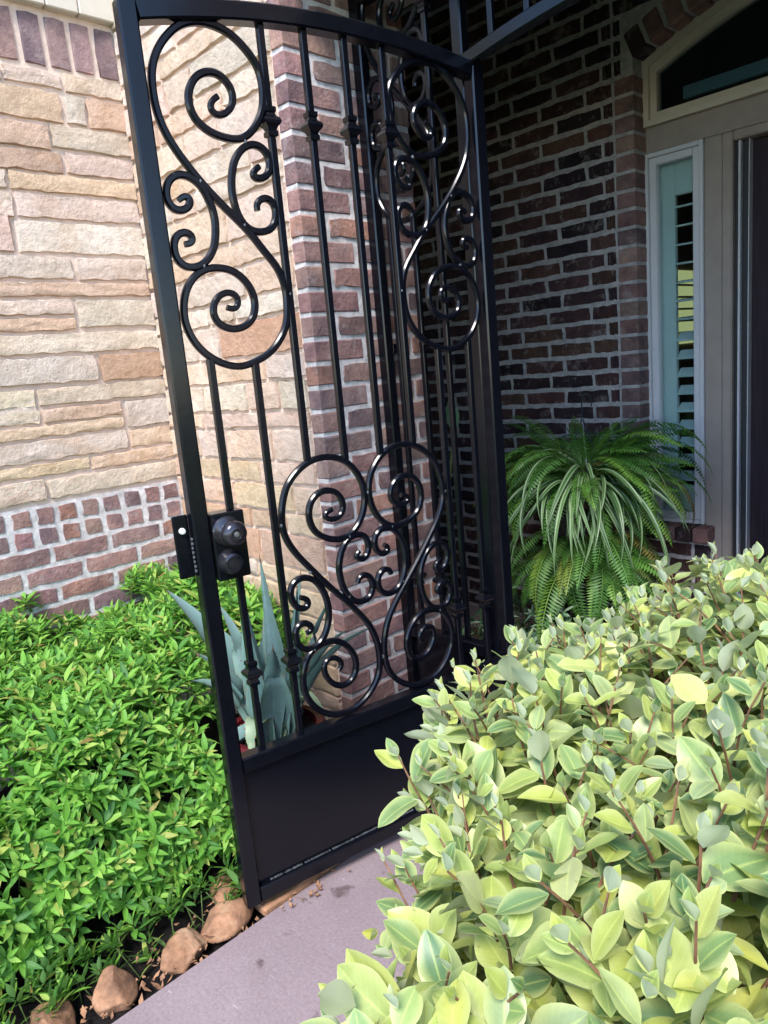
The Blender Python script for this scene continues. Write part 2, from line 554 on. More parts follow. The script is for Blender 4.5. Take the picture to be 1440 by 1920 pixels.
def smooth_trace(pts, step=0.006, it=10):
    c = catmull(pts, step)
    d = np.concatenate([[0], np.cumsum(np.linalg.norm(np.diff(c, axis=0), axis=1))])
    t = np.arange(0, d[-1], step)
    c = np.stack([np.interp(t, d, c[:, k]) for k in range(c.shape[1])], 1)
    for _ in range(it):
        c[1:-1] = c[1:-1] * .5 + (c[:-2] + c[2:]) * .25
    return c

def rrect(w, h, b):
    w, h = w / 2, h / 2
    return [(-w + b, -h), (w - b, -h), (w, -h + b), (w, h - b), (w - b, h), (-w + b, h), (-w, h - b), (-w, -h + b)]

# ------------------------------------------------------------------ ground, path, porch floor
def slab(name, poly, z0, z1, mt, label=None):
    b = MB()
    n = len(poly)
    b.add([(x, y, z1) for x, y in poly] + [(x, y, z0) for x, y in poly],
          [tuple(range(n))] + [(i, i + n, (i + 1) % n + n, (i + 1) % n) for i in range(n)])
    o = b.obj(name, mt)
    tag(o, label, None, None, 'structure')
    return o

g = MB()
g.add([(-60, -60, -0.10), (60, -60, -0.10), (60, 60, -0.10), (-60, 60, -0.10)], [(0, 1, 2, 3)])
tag(g.obj('ground', 'lawn'), None, None, None, 'structure')
# the planting bed: a bumpy sheet of dark mulch
b = MB()
nx, ny = 70, 110
for j in range(ny + 1):
    for i in range(nx + 1):
        x = -2.74 + i * (1.25 / nx)
        y = -1.2 + j * (2.65 / ny)
        e = 0.018 * math.sin(x * 31 + y * 17) * math.sin(y * 23 - x * 9) + random.uniform(-.009, .009) - .03
        e += 0.05 * max(0, min(1, (-1.62 - x) / .4))
        b.v.append((x, y, e))
for j in range(ny):
    for i in range(nx):
        a = j * (nx + 1) + i
        b.f.append((a, a + 1, a + nx + 2, a + nx + 1))
tag(b.obj('planting_bed', 'ground', None, True), None, None, None, 'structure')
slab('path', [(-1.50, -1.6), (0.25, -1.6), (0.25, 1.447), (-1.50, 1.447)], -0.12, 0.0, 'concrete')
slab('porch_floor', [(-1.775, 1.455), (0.05, 1.455), (0.05, 1.95), (2.2, 1.95), (2.2, 3.5), (-4.4, 3.5), (-4.4, 1.95), (-1.775, 1.95)], -0.12, 0.001, 'concrete')
b = MB()
b.box((0.25, -1.6, -0.12), (1.9, 1.45, -0.03))
tag(b.obj('shrub_bed', 'ground'), None, None, None, 'structure')

# ------------------------------------------------------------------ masonry
def piece(L, Hh, d, nx, nz, inset, rough, edge=0.002):
    """front of a laid piece: local x along, z up, outward -y; sunk 12 mm into the mortar"""
    b = MB()
    xs = [-L / 2, -L / 2 + inset] + [(-L / 2 + inset) + (L - 2 * inset) * i / nx for i in range(1, nx)] + [L / 2 - inset, L / 2]
    zs = [-Hh / 2, -Hh / 2 + inset] + [(-Hh / 2 + inset) + (Hh - 2 * inset) * i / nz for i in range(1, nz)] + [Hh / 2 - inset, Hh / 2]
    W = len(xs)
    for j, z in enumerate(zs):
        for i, x in enumerate(xs):
            border = i in (0, W - 1) or j in (0, len(zs) - 1)
            ring = i in (1, W - 2) or j in (1, len(zs) - 2)
            jx = random.uniform(-edge, edge)
            jz = random.uniform(-edge, edge)
            y = 0.016 if border else (-d + random.uniform(-rough, rough) + (inset * .25 if ring else 0))
            b.v.append((x + jx, y, z + jz))
    for j in range(len(zs) - 1):
        for i in range(W - 1):
            a = j * W + i
            b.f.append((a, a + 1, a + W + 1, a + W))
    return b

BR = {}
def brick_mesh(kind, L, Hh, mt='brick'):
    if kind not in BR:
        BR[kind] = []
        for k in range(5):
            b = piece(L, Hh, 0.003, 5 if L > .12 else 2, 2, 0.005, 0.0016, 0.0038)
            BR[kind].append(b.mesh('brick', mt, 60))
    return random.choice(BR[kind])

BCOL = [(0.315, 0.195, 0.172), (0.265, 0.165, 0.152), (0.335, 0.22, 0.188), (0.21, 0.142, 0.145), (0.295, 0.18, 0.168), (0.25, 0.172, 0.165), (0.33, 0.185, 0.148)]
SHADE_COL = [(0.084, 0.046, 0.046), (0.056, 0.034, 0.038), (0.104, 0.056, 0.051), (0.034, 0.024, 0.030), (0.086, 0.048, 0.052), (0.105, 0.062, 0.048), (0.048, 0.033, 0.039)]  # porch bricks: same brick darkened, porch shade put into the colour
PCOL = [(0.27, 0.19, 0.19), (0.23, 0.165, 0.18), (0.30, 0.21, 0.20), (0.26, 0.20, 0.20)]
def jit(c, a=0.14):
    k = 1 + random.uniform(-a, a)
    return tuple(max(0, x * k * (1 + random.uniform(-.04, .04))) for x in c) + (1,)

def put(name, me, parent, loc, rz=0.0, col=None, scale=None, ry=0.0):
    o = link(name, me, parent)
    o.location = loc
    o.rotation_euler = (0, ry, rz)
    if scale:
        o.scale = scale
    if col:
        o.color = col
    return o

HALF = math.pi / 2
# --- left stone wall, plane x = -2.74, faces +x (local x -> world y)
X1 = -2.74
b = MB()
b.box((-2.94, -2.4, -0.1), (X1 - 0.006, 1.62, 2.69))
wall_l = b.obj('stone_wall', 'mortar_peach')
tag(wall_l, 'tan stone wall with brick base running along the left edge behind the low shrub', 'wall')
SCOL = {'cream': (0.64, 0.52, 0.425), 'tan': (0.59, 0.43, 0.31), 'brown': (0.50, 0.34, 0.255), 'gray': (0.59, 0.505, 0.44), 'graybrown': (0.54, 0.435, 0.365),
        'tanpink': (0.59, 0.45, 0.365), 'pink': (0.60, 0.46, 0.40), 'white': (0.66, 0.585, 0.52), 'yellow': (0.60, 0.45, 0.315), 'spot': (0.60, 0.495, 0.41), 'orange': (0.46, 0.265, 0.16), 'beige': (0.61, 0.49, 0.385)}
SCOL = {k: tuple(a * .74 + b * .26 for a, b in zip(v, (.64, .515, .415))) for k, v in SCOL.items()}
W1S = [(1.236, 1.446, 2.432, 2.489, 'cream'), (1.033, 1.22, 2.436, 2.483, 'cream'), (0.85, 1.018, 2.433, 2.478, 'cream'), (1.225, 1.293, 2.325, 2.420, 'gray'),
 (1.305, 1.446, 2.323, 2.42, 'brown'), (0.939, 1.207, 2.323, 2.418, 'tan'), (1.16, 1.446, 2.237, 2.310, 'graybrown'), (0.903, 1.146, 2.229, 2.306, 'brown'),
 (1.198, 1.446, 2.157, 2.224, 'tanpink'), (0.888, 1.177, 2.153, 2.218, 'brown'), (0.990, 1.446, 2.086, 2.143, 'tan'), (0.908, 0.976, 2.086, 2.140, 'pink'),
 (0.999, 1.444, 1.998, 2.074, 'gray'), (0.847, 0.981, 2.028, 2.074, 'cream'), (0.828, 0.963, 1.881, 2.013, 'cream'), (0.981, 1.446, 1.882, 1.983, 'white'),
 (0.812, 1.152, 1.793, 1.866, 'gray'), (1.172, 1.440, 1.790, 1.866, 'gray'), (0.799, 1.44, 1.733, 1.778, 'tan'), (0.78, 1.130, 1.670, 1.719, 'cream'),
 (1.148, 1.446, 1.621, 1.716, 'spot'), (0.77, 1.131, 1.614, 1.656, 'yellow'), (0.757, 1.446, 1.535, 1.600, 'gray'), (0.741, 1.182, 1.429, 1.520, 'gray'),
 (1.2, 1.446, 1.424, 1.518, 'orange'), (0.958, 1.446, 1.354, 1.411, 'tanpink'), (0.719, 0.943, 1.301, 1.411, 'gray'), (0.962, 1.255, 1.294, 1.339, 'tan'),
 (1.271, 1.445, 1.240, 1.338, 'gray'), (0.701, 1.256, 1.244, 1.283, 'yellow'), (0.689, 1.258, 1.161, 1.229, 'gray'), (1.274, 1.446, 1.161, 1.226, 'tan'),
 (0.679, 1.094, 1.109, 1.147, 'yellow'), (1.109, 1.446, 1.100, 1.147, 'tan'), (0.665, 0.922, 1.026, 1.094, 'cream'), (0.937, 1.446, 1.022, 1.086, 'beige')]
def stone(parent, c, a0, a1, z0, z1, plane, col, rz):
    L, Hh = a1 - a0 + .006, z1 - z0 + .006
    bb = piece(L, Hh, random.uniform(.004, .009), max(3, int(L / .03)), 4, 0.004, 0.0028, 0.004)
    me = bb.mesh('stone', 'stone', 38)
    loc = (plane, (a0 + a1) / 2, (z0 + z1) / 2) if rz else ((a0 + a1) / 2, plane, (z0 + z1) / 2)
    return put('stone', me, parent, loc, rz, jit(SCOL[col], .07))
for (a0, a1, z0, z1, c) in W1S:
    stone(wall_l, c, a0, a1, z0, z1, X1, c, HALF)
rows = []
for s in W1S:
    if s[0] < 1.0 and s[4] != 'pink':
        rows.append(s)
keys = list(SCOL)
for (a0, a1, z0, z1, c) in rows:
    y = a0 - .015
    while y > -1.2:
        L = random.uniform(.16, .5)
        stone(wall_l, c, y - L, y, z0, z1, X1, random.choice(keys), HALF)
        y -= L + .016
# soldier course on top
sm = brick_mesh('soldier', 0.073, 0.165)
y = 1.408
while y > -0.6:
    put('brick', brick_mesh('soldier', 0.073, 0.165), wall_l, (X1, y, 2.583), HALF, jit(random.choice(PCOL)))
    y -= 0.088
# double row of header ends, then running courses
for r, zc in enumerate((0.962, 0.888)):
    y = 1.405
    while y > -0.9:
        put('brick', brick_mesh('header', 0.066, 0.064), wall_l, (X1 + .002, y + random.uniform(-.003, .003), zc), HALF, jit(random.choice(BCOL)))
        y -= 0.0835
b = MB()                                        # whiter mortar band behind the brick base
b.box((-2.75, -2.4, -0.05), (X1 + 0.0005, 1.449, 1.003))
b.obj('mortar', 'mortar_grey', wall_l)
for r in range(12):
    zc = 0.816 - r * 0.0734
    y = 1.449 - (0.02 if r % 2 else 0.125)
    if r % 2:
        pass
    y0 = 1.447
    first = 0.10 if r % 2 == 0 else 0.21
    a = y0
    k = 0
    while a > -0.9 and zc > 0.3:
        L = first if k == 0 else 0.205
        o = put('brick', brick_mesh('stretcher', 0.208, 0.0605), wall_l, (X1 + .002, a - L / 2, zc), HALF, jit(random.choice(BCOL)))
        o.scale = (L / 0.208, 1, 1)
        a -= L + 0.013
        k += 1
b = MB()
b.box((-2.95, 0.80, 2.685), (X1 + 0.03, 1.20, 3.2), 0.004)
fz = b.obj('frieze_board', 'tan_board', wall_l)
b = MB(); b.box((-2.95, 1.203, 2.685), (X1 + 0.03, 1.315, 3.2), 0.004); b.obj('frieze_board', 'tan_board', wall_l)
b = MB(); b.box((-2.95, 1.318, 2.685), (X1 + 0.03, 1.62, 3.2), 0.004); b.obj('frieze_board', 'tan_board', wall_l)
b = MB(); b.box((-2.95, -2.4, 2.685), (X1 + 0.03, 0.797, 3.2), 0.004); b.obj('frieze_board', 'tan_board', wall_l)

# --- stone wall behind the gate, plane y = 1.449, faces -y
Y2 = 1.449
b = MB()
b.box((X1 - 0.006, Y2 + 0.006, -0.1), (-1.830, Y2 + 0.35, 3.3))
wall_b = b.obj('stone_wall', 'mortar_peach')
tag(wall_b, 'short tan stone wall seen through the open gate, left of the brick pier', 'wall')
ROW2 = []
z = 0.06
hs = [0.075, .1, .062, .11, .07, .09, .1, .065, .125, .075, .095, .08, .11, .06, .1, .085, .12, .07, .1, .08, .13, .07, .09, .1, .08, .11, .07, .1, .09, .1]
low_cols = ['orange', 'tan', 'tan', 'yellow', 'brown', 'tanpink']
for k, hh in enumerate(hs + hs[3:]):
    if z + hh > 3.2:
        break
    x = X1 + .002
    while x < -1.845:
        L = random.uniform(.14, .42)
        if -1.838 - (x + L) < .12:
            L = -1.838 - x
        hgt = (z + z + hh) / 2
        if hgt < .75:
            c = random.choice(['tan', 'yellow', 'tanpink', 'beige', 'cream'])
        elif hgt < 1.1:
            c = random.choice(low_cols)
        elif 1.38 < hgt < 1.55:
            c = random.choice(['orange', 'tan', 'cream', 'gray'])
        else:
            c = random.choice(['cream', 'gray', 'spot', 'beige', 'tanpink', 'white', 'cream', 'tan'])
        stone(wall_b, c, x, x + L, z, z + hh - .014, Y2, c, 0)
        x += L + .014
    z += hh

# --- brick pier: -y strip and +x face (plane x = -1.775), y 1.449 .. 1.955
X3 = -1.775
b = MB()
b.box((-1.828, Y2 + 0.003, -0.1), (X3 - 0.003, 1.948, 3.3))
pier = b.obj('brick_pier', 'mortar_grey')
tag(pier, 'red brown brick pier in the middle beside which the iron gate frame stands', 'pier')
CB = {}
def corner_brick(L):
    key = round(L, 3)
    if key not in CB:
        CB[key] = []
        for k in range(4):
            bb = MB()
            bb.box((-.056, 0, -.0305), (0, L, .0305), .004)
            bb.v = [(p[0] + random.uniform(-.0018, .0018), p[1] + random.uniform(-.0018, .0018), p[2] + random.uniform(-.0018, .0018)) for p in bb.v]
            CB[key].append(bb.mesh('brick', 'brick'))
    return random.choice(CB[key])
for r in range(44):
    zc = 0.05 + r * 0.0734
    L = 0.205 if r % 2 else 0.095
    put('brick', corner_brick(L), pier, (X3 + .001, Y2 - .001, zc), 0, jit(random.choice(BCOL)))
    a = Y2 + L + .012
    while a < 1.94:
        l2 = min(.208, 1.952 - a)
        if 1.952 - a - l2 < .03 and 1.952 - a > .208:
            l2 = 1.952 - a - .1
        if l2 > .02:
            o = put('brick', brick_mesh('stretcher', 0.208, 0.0605), pier, (X3, a + l2 / 2, zc), HALF, jit(random.choice(BCOL)))
            o.scale = (l2 / .208, 1, 1)
        a += l2 + .012

# --- porch wall behind, plane y = 3.06, faces -y, with the door opening from x = -1.5435
Y4 = 3.06
XO = -1.5435
ARC_XC, ARC_HW, ARC_Z0, ARC_R = -0.70, 0.8435, 2.505, 0.18
def arc_z(x):
    return ARC_Z0 + ARC_R * (1 - ((x - ARC_XC) / ARC_HW) ** 2)
b = MB()
b.box((-4.4, Y4 + .003, -.1), (XO - .003, Y4 + .112, 3.4))
b.box((0.15, Y4 + .007, -.1), (2.2, Y4 + .112, 3.4))
NS = 14
for i in range(NS):                                  # wall over the arched opening
    x0 = XO - .003 + (0.156 - XO) * i / NS
    x1 = XO - .003 + (0.156 - XO) * (i + 1) / NS
    z0 = max(arc_z(x0), ARC_Z0) + .012
    z1 = max(arc_z(x1), ARC_Z0) + .012
    y0, y1 = Y4 + .003, Y4 + .112
    b.add([(x0, y0, z0), (x1, y0, z1), (x1, y0, 3.4), (x0, y0, 3.4), (x0, y1, z0), (x1, y1, z1), (x1, y1, 3.4), (x0, y1, 3.4)],
          [(0, 1, 2, 3), (5, 4, 7, 6), (1, 0, 4, 5)])
porch = b.obj('brick_wall', 'mortar_shade')
tag(porch, 'brick porch wall with shade in its colours and pale mortar behind the fern, left of the door', 'wall')
XJ = -1.632
C4 = 0.0739
for r in range(-15, 29):
    zc = 1.122 + (r + .5) * C4
    if zc > 3.35 or zc < 0.02:
        continue
    a = XJ - .006
    k = 0
    first = 0.052 if r % 2 == 0 else 0.132
    while a > -3.6:
        L = (first if k == 0 else 0.228) - .012
        o = put('brick', brick_mesh('stretcher4', 0.216, 0.0605), porch, (a - L / 2, Y4, zc), 0, jit(random.choice(SHADE_COL), .25))
        o.scale = (L / .216, 1, 1)
        a -= L + .012
        k += 1
    if zc < ARC_Z0 - .02:                             # jamb bricks right of the straight joint, turning into the reveal
        me = None
        bb_L = 0.086
        key = 'jamb'
        if key not in BR:
            BR[key] = []
            for q in range(4):
                bb = MB()
                bb.box((-bb_L, 0, -.0305), (0, .108, .0305), .004)
                bb.v = [(p[0] + random.uniform(-.0018, .0018), p[1] + random.uniform(-.0018, .0018), p[2] + random.uniform(-.0018, .0018)) for p in bb.v]
                BR[key].append(bb.mesh('brick', 'brick'))
        put('brick', random.choice(BR[key]), porch, (XO, Y4 - .001, zc), 0, jit(random.choice(BCOL[:5]), .2))
    else:
        def extr(x):
            x = min(max(x + .04, XO), ARC_XC)
            return arc_z(x) + .118
        xlim = -1.598
        while xlim < 1.0 and extr(xlim) < zc - .033:
            xlim += .01
        a = XJ + .006 - (.1 if r % 2 else 0) * 0
        while a < xlim - .02:
            L = min(.216 if r % 2 else (.12 if a < XJ + .01 else .216), xlim - a)
            o = put('brick', brick_mesh('stretcher4', 0.216, 0.0605), porch, (a + L / 2, Y4, zc), 0, jit(random.choice(SHADE_COL), .25))
            o.scale = (L / .216, 1, 1)
            a += L + .012
# arch bricks set radially
bb = MB()
bb.box((-.034, 0, 0), (.034, .108, .105), .006)
arch_me = bb.mesh('brick', 'brick')
x = XO + .03
while x < 0.12:
    sl = -2 * ARC_R * (x - ARC_XC) / ARC_HW ** 2
    ang = math.atan(sl)
    put('brick', arch_me, porch, (x, Y4 - .002, arc_z(x)), 0, jit(random.choice(SHADE_COL + BCOL[:3]), .2), None, -ang)
    x += .082 * math.cos(ang)

# front header, right pier and ceiling of the porch (above and beside the frame)
b = MB()
b.box((-1.829, 1.46, 2.50), (2.2, 1.95, 3.4))  # out of view; underside set low to cut light on the porch wall
hd = b.obj('porch_header', 'mortar_shade')
tag(hd, 'unseen masonry beam above the iron gate frame, set low to shade the porch', 'beam')
for r in range(11):
    a = -1.765 + (.11 if r % 2 else 0)
    while a < 2.0:
        put('brick', brick_mesh('stretcher', 0.208, 0.0605), hd, (a + .104, 1.458, 2.545 + r * .0734), 0, jit(random.choice(BCOL)))
        a += .220
b = MB()
b.box((0.05, 1.46, -.1), (2.2, 1.95, 2.499))
rp = b.obj('front_wall', 'mortar_grey')
tag(rp, 'brick front wall on the far side of the gate opening', 'wall')
for r in range(33):
    zc = 0.05 + r * 0.0734
    a = 0.05
    first = .095 if r % 2 else .205
    k = 0
    while a < 1.9:
        L = first if k == 0 else .208
        o = put('brick', brick_mesh('stretcher', 0.208, 0.0605), rp, (a + L / 2, 1.458, zc), 0, jit(random.choice(BCOL)))
        o.scale = (L / .208, 1, 1)
        a += L + .012
        k += 1
b = MB()
b.box((-4.4, 1.449, 3.4), (2.4, 3.6, 3.46))
b.box((-2.94, 1.449 + .36, -.1), (-2.74, 1.95, 3.4))
cl = b.obj('porch_ceiling', 'ceiling')
tag(cl, None, None, None, 'structure')
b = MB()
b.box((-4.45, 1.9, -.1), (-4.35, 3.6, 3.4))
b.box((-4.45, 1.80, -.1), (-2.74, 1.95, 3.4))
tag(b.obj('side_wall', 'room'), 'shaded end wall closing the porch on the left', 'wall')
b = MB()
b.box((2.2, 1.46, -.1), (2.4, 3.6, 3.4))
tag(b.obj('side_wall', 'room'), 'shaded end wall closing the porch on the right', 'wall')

# ------------------------------------------------------------------ door unit in the recess (plane y = 3.17)
Y5 = 3.172
def bxo(name, lo, hi, mt, parent, bev=0.003):
    q = MB()
    q.box(lo, hi, bev)
    return q.obj(name, mt, parent)

sl = empty('sidelight_window', (-1.42, Y5, 0.57))
tag(sl, 'narrow sidelight window with pale frame and teal shutter louvres beside the door', 'window')
def rel(o, parent):
    o.location = -Vector(parent.location)
    return o
def wframe(parent, x0, x1, z0, z1, w, y0, y1, mt, name):
    rel(bxo(name, (x0, y0, z0), (x0 + w, y1, z1), mt, parent), parent)
    rel(bxo(name, (x1 - w, y0, z0), (x1, y1, z1), mt, parent), parent)
    rel(bxo(name, (x0 + w + .0005, y0, z0), (x1 - w - .0005, y1, z0 + w), mt, parent), parent)
    rel(bxo(name, (x0 + w + .0005, y0, z1 - w), (x1 - w - .0005, y1, z1), mt, parent), parent)
wframe(sl, -1.552, -1.302, 0.575, 2.152, 0.018, Y5 - .022, Y5 + .03, 'white_trim', 'outer_frame')
wframe(sl, -1.5335, -1.3205, 0.5935, 2.1335, 0.030, Y5 - .008, Y5 + .035, 'white_trim', 'sash_frame')
rel(bxo('pane', (-1.504, Y5 + .012, .623), (-1.350, Y5 + .016, 2.104), 'glass', sl, 0), sl)
# shutter behind the pane
YS = Y5 + .060
rel(bxo('shutter_stile', (-1.560, YS - .012, .60), (-1.448, YS + .012, 2.12), 'shutter', sl), sl)
rel(bxo('shutter_stile', (-1.30, YS - .012, .60), (-1.25, YS + .012, 2.12), 'shutter', sl), sl)
rel(bxo('shutter_rail', (-1.4475, YS - .012, 1.975), (-1.3005, YS + .012, 2.12), 'shutter', sl), sl)
rel(bxo('shutter_rail', (-1.4475, YS - .012, .60), (-1.3005, YS + .012, .735), 'shutter', sl), sl)
lv = MB()
lv.box((-.073, -.030, -.004), (.073, .030, .004), .003)
lv_me = lv.mesh('louvre', 'shutter')
z = .775
k = 0
while z < 1.96:
    o = link('louvre', lv_me, sl)
    o.location = Vector((-1.374, YS + .004, z)) - Vector(sl.location)
    o.rotation_euler = (math.radians(38 if z < 1.45 else 8), 0, 0)
    z += .077
# dark room behind with a daylit far window
rm = MB()
rx0, rx1, ry0, ry1, rz0, rz1 = -2.6, .8, Y5 + .13, 7.0, -.02, 2.8
vv = [(x, y, z) for x in (rx0, rx1) for y in (ry0, ry1) for z in (rz0, rz1)]
rm.add(vv, [(0, 1, 3, 2), (4, 6, 7, 5), (0, 2, 6, 4), (1, 5, 7, 3), (2, 3, 7, 6)])
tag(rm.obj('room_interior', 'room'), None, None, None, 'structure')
mm, n, l, bs = mat('daylit_pane')
bs.inputs['Base Color'].default_value = (.1, .12, .05, 1)
bs.inputs['Emission Color'].default_value = (.62, .66, .30, 1)
bs.inputs['Emission Strength'].default_value = .16
M['daylit'] = mm
fw = MB()
fw.box((-2.598, 5.55, 1.34), (-2.58, 6.5, 1.90))
fwo = fw.obj('far_window', 'daylit')
tag(fwo, 'small daylit window glimpsed through the teal shutter louvres', 'window')
for q in range(5):
    bxo('muntin', (-2.579, 5.55, 1.42 + q * .09), (-2.565, 6.5, 1.435 + q * .09), 'trim', fwo, 0)

# transom window above, arched
tw = empty('arched_transom_window', (-.70, Y5, 2.26))
tag(tw, 'dark arched transom window in a cream frame above the door', 'window')
def arch_frame(parent, inset0, inset1, y0, y1, zb0, zb1, mt, name):
    """frame ring between two inset outlines"""
    def outline(ins, zb):
        xa, xb = XO + ins, 0.1435 - ins
        pts = [(xa, zb)]
        for i in range(25):
            x = xa + (xb - xa) * i / 24
            xx = ARC_XC + (x - ARC_XC) * ARC_HW / (ARC_HW - ins) if True else x
            pts.append((x, arc_z(xx) - ins))
        pts.append((xb, zb))
        return pts
    A, B = outline(inset0, zb0), outline(inset1, zb1)
    q = MB()
    n_ = len(A)
    vs = [(x, y0, z) for x, z in A] + [(x, y0, z) for x, z in B] + [(x, y1, z) for x, z in A] + [(x, y1, z) for x, z in B]
    fs = []
    for i in range(n_):
        j = (i + 1) % n_
        fs += [(i, j, n_ + j, n_ + i), (2 * n_ + i, 3 * n_ + i, 3 * n_ + j, 2 * n_ + j), (n_ + i, n_ + j, 3 * n_ + j, 3 * n_ + i), (i, 2 * n_ + i, 2 * n_ + j, j)]
    q.add(vs, fs)
    return rel(q.obj(name, mt, parent), parent), B
arch_frame(tw, -.004, .022, Y5 - .030, Y5 + .03, 2.255, 2.277, 'trim', 'outer_frame')
_, B = arch_frame(tw, .0225, .050, Y5 - .012, Y5 + .03, 2.2775, 2.305, 'trim', 'sash_frame')
q = MB()
q.add([(x, Y5 + .012, z) for x, z in B], [tuple(range(len(B)))[::-1]])
rel(q.obj('pane', 'glass_dark', tw), tw)
# inner casing seen dimly through the transom
rel(bxo('inner_casing', (-1.43, Y5 + .09, 2.35), (.10, Y5 + .115, 2.40), 'inner_trim', tw), tw)

# taupe board, mullion post, door frame, door
df = empty('doorway', (-1.2, Y5, 0))
tag(df, 'doorway with taupe painted frame and dark wooden door at the right edge', 'doorway')
rel(bxo('head_board', (-1.548, Y5 - .006, 2.1535), (.14, Y5 + .05, 2.254), 'taupe', df), df)
rel(bxo('mullion_post', (-1.3005, Y5 - .012, .0), (-1.232, Y5 + .05, 2.1525), 'taupe', df), df)
rel(bxo('casing', (-1.2315, Y5 - .018, .0), (-1.190, Y5 + .05, 2.1525), 'taupe', df, .006), df)
rel(bxo('casing', (-1.1895, Y5 - .018, 2.115), (.14, Y5 + .05, 2.1525), 'taupe', df, .006), df)
rel(bxo('jamb', (-1.1895, Y5 + .006, .0), (-1.176, Y5 + .09, 2.1145), 'dark', df), df)
rel(bxo('stop_strip', (-1.1755, Y5 + .0, .0), (-1.166, Y5 + .09, 2.1145), 'white_trim', df), df)
rel(bxo('jamb', (-1.1655, Y5 + .02, .0), (-1.140, Y5 + .10, 2.1145), 'dark', df), df)
rel(bxo('weather_strip', (-1.1395, Y5 + .012, .0), (-1.1365, Y5 + .09, 2.1145), 'white_trim', df, 0), df)
fd = rel(bxo('door', (-1.136, Y5 + .045, .005), (-.19, Y5 + .09, 2.112), 'door', df), df)
fd['label'] = 'dark plum brown wooden door'
bxo('raised_panel', (-.98, Y5 + .030, 1.0), (-.72, Y5 + .046, 1.98), 'door', fd, .012)
bxo('raised_panel', (-.60, Y5 + .030, 1.0), (-.34, Y5 + .046, 1.98), 'door', fd, .012)
bxo('raised_panel', (-.98, Y5 + .030, .2), (-.72, Y5 + .046, .85), 'door', fd, .012)
bxo('raised_panel', (-.60, Y5 + .030, .2), (-.34, Y5 + .046, .85), 'door', fd, .012)
rel(bxo('casing', (-.188, Y5 + .0, 0), (.14, Y5 + .06, 2.112), 'taupe', df), df)

# brick ledge under the sidelight
b = MB()
b.box((-1.548, Y5 - .06, -.05), (-1.256, Y5 + .05, .50))
ledge = b.obj('brick_ledge', 'mortar_grey')
tag(ledge, 'low brick ledge under the sidelight window', 'ledge')
bb = MB()
bb.box((-.033, -.07, -.03), (.033, .07, .036), .008)
lme = bb.mesh('brick', 'brick')
for k in range(4):
    put('brick', lme, ledge, (-1.512 + k * .073, Y5 - .03, .537), 0, jit(random.choice(SHADE_COL + BCOL[:3])))
for r in range(6):
    a = -1.548
    k = 0
    while a < -1.27:
        L = min(.095 if (r % 2 and k == 0) else .208, -1.257 - a)
        o = put('brick', brick_mesh('stretcher', .208, .0605), ledge, (a + L / 2, Y5 - .062, .465 - r * .0735), 0, jit(random.choice(SHADE_COL)))
        o.scale = (L / .208, 1, 1)
        a += L + .012
        k += 1

# ------------------------------------------------------------------ wrought iron
S1 = [(0.153, 0.619), (0.132, 0.606), (0.132, 0.585), (0.152, 0.577), (0.182, 0.597), (0.191, 0.63), (0.172, 0.66), (0.142, 0.669), (0.104, 0.652), (0.084, 0.614), (0.088, 0.575), (0.111, 0.55), (0.137, 0.538), (0.173, 0.532), (0.202, 0.535), (0.234, 0.561), (0.26, 0.604), (0.266, 0.651), (0.260, 0.691), (0.237, 0.723), (0.204, 0.751), (0.165, 0.764), (0.124, 0.766), (0.083, 0.752), (0.05, 0.724), (0.025, 0.691), (0.01, 0.652), (0.007, 0.61), (0.009, 0.579), (0.016, 0.549), (0.031, 0.515), (0.056, 0.477), (0.082, 0.443), (0.118, 0.403), (0.155, 0.367), (0.189, 0.333), (0.222, 0.29), (0.253, 0.25), (0.267, 0.205), (0.267, 0.169), (0.26, 0.122), (0.236, 0.082), (0.202, 0.052), (0.159, 0.034), (0.122, 0.027), (0.085, 0.037), (0.054, 0.055), (0.026, 0.085), (0.009, 0.125), (0.008, 0.164), (0.018, 0.201), (0.038, 0.23), (0.064, 0.247), (0.096, 0.253), (0.133, 0.247), (0.16, 0.229), (0.18, 0.198), (0.183, 0.162), (0.169, 0.131), (0.139, 0.115), (0.115, 0.114), (0.088, 0.125), (0.076, 0.148), (0.08, 0.174), (0.097, 0.193), (0.122, 0.199), (0.142, 0.19), (0.142, 0.168), (0.128, 0.155), (0.11, 0.165)]
CL = [(0.031, 0.396), (0.046, 0.409), (0.06, 0.403), (0.056, 0.384), (0.039, 0.373), (0.017, 0.374), (0.004, 0.394), (0.006, 0.422), (0.021, 0.443), (0.043, 0.451), (0.069, 0.444), (0.089, 0.426), (0.103, 0.394), (0.11, 0.362), (0.107, 0.327), (0.098, 0.294), (0.074, 0.264), (0.046, 0.252), (0.02, 0.256), (0.006, 0.276), (0.005, 0.301), (0.012, 0.321), (0.03, 0.33), (0.052, 0.326), (0.054, 0.31), (0.043, 0.3), (0.028, 0.304)]
CR = [(0.235, 0.478), (0.215, 0.466), (0.213, 0.452), (0.234, 0.449), (0.256, 0.461), (0.264, 0.483), (0.260, 0.508), (0.244, 0.523), (0.218, 0.525), (0.194, 0.512), (0.173, 0.485), (0.162, 0.447), (0.159, 0.414), (0.164, 0.38), (0.176, 0.35), (0.199, 0.333), (0.223, 0.332), (0.248, 0.339), (0.264, 0.366), (0.265, 0.392), (0.252, 0.409), (0.228, 0.408), (0.212, 0.39), (0.218, 0.379)]
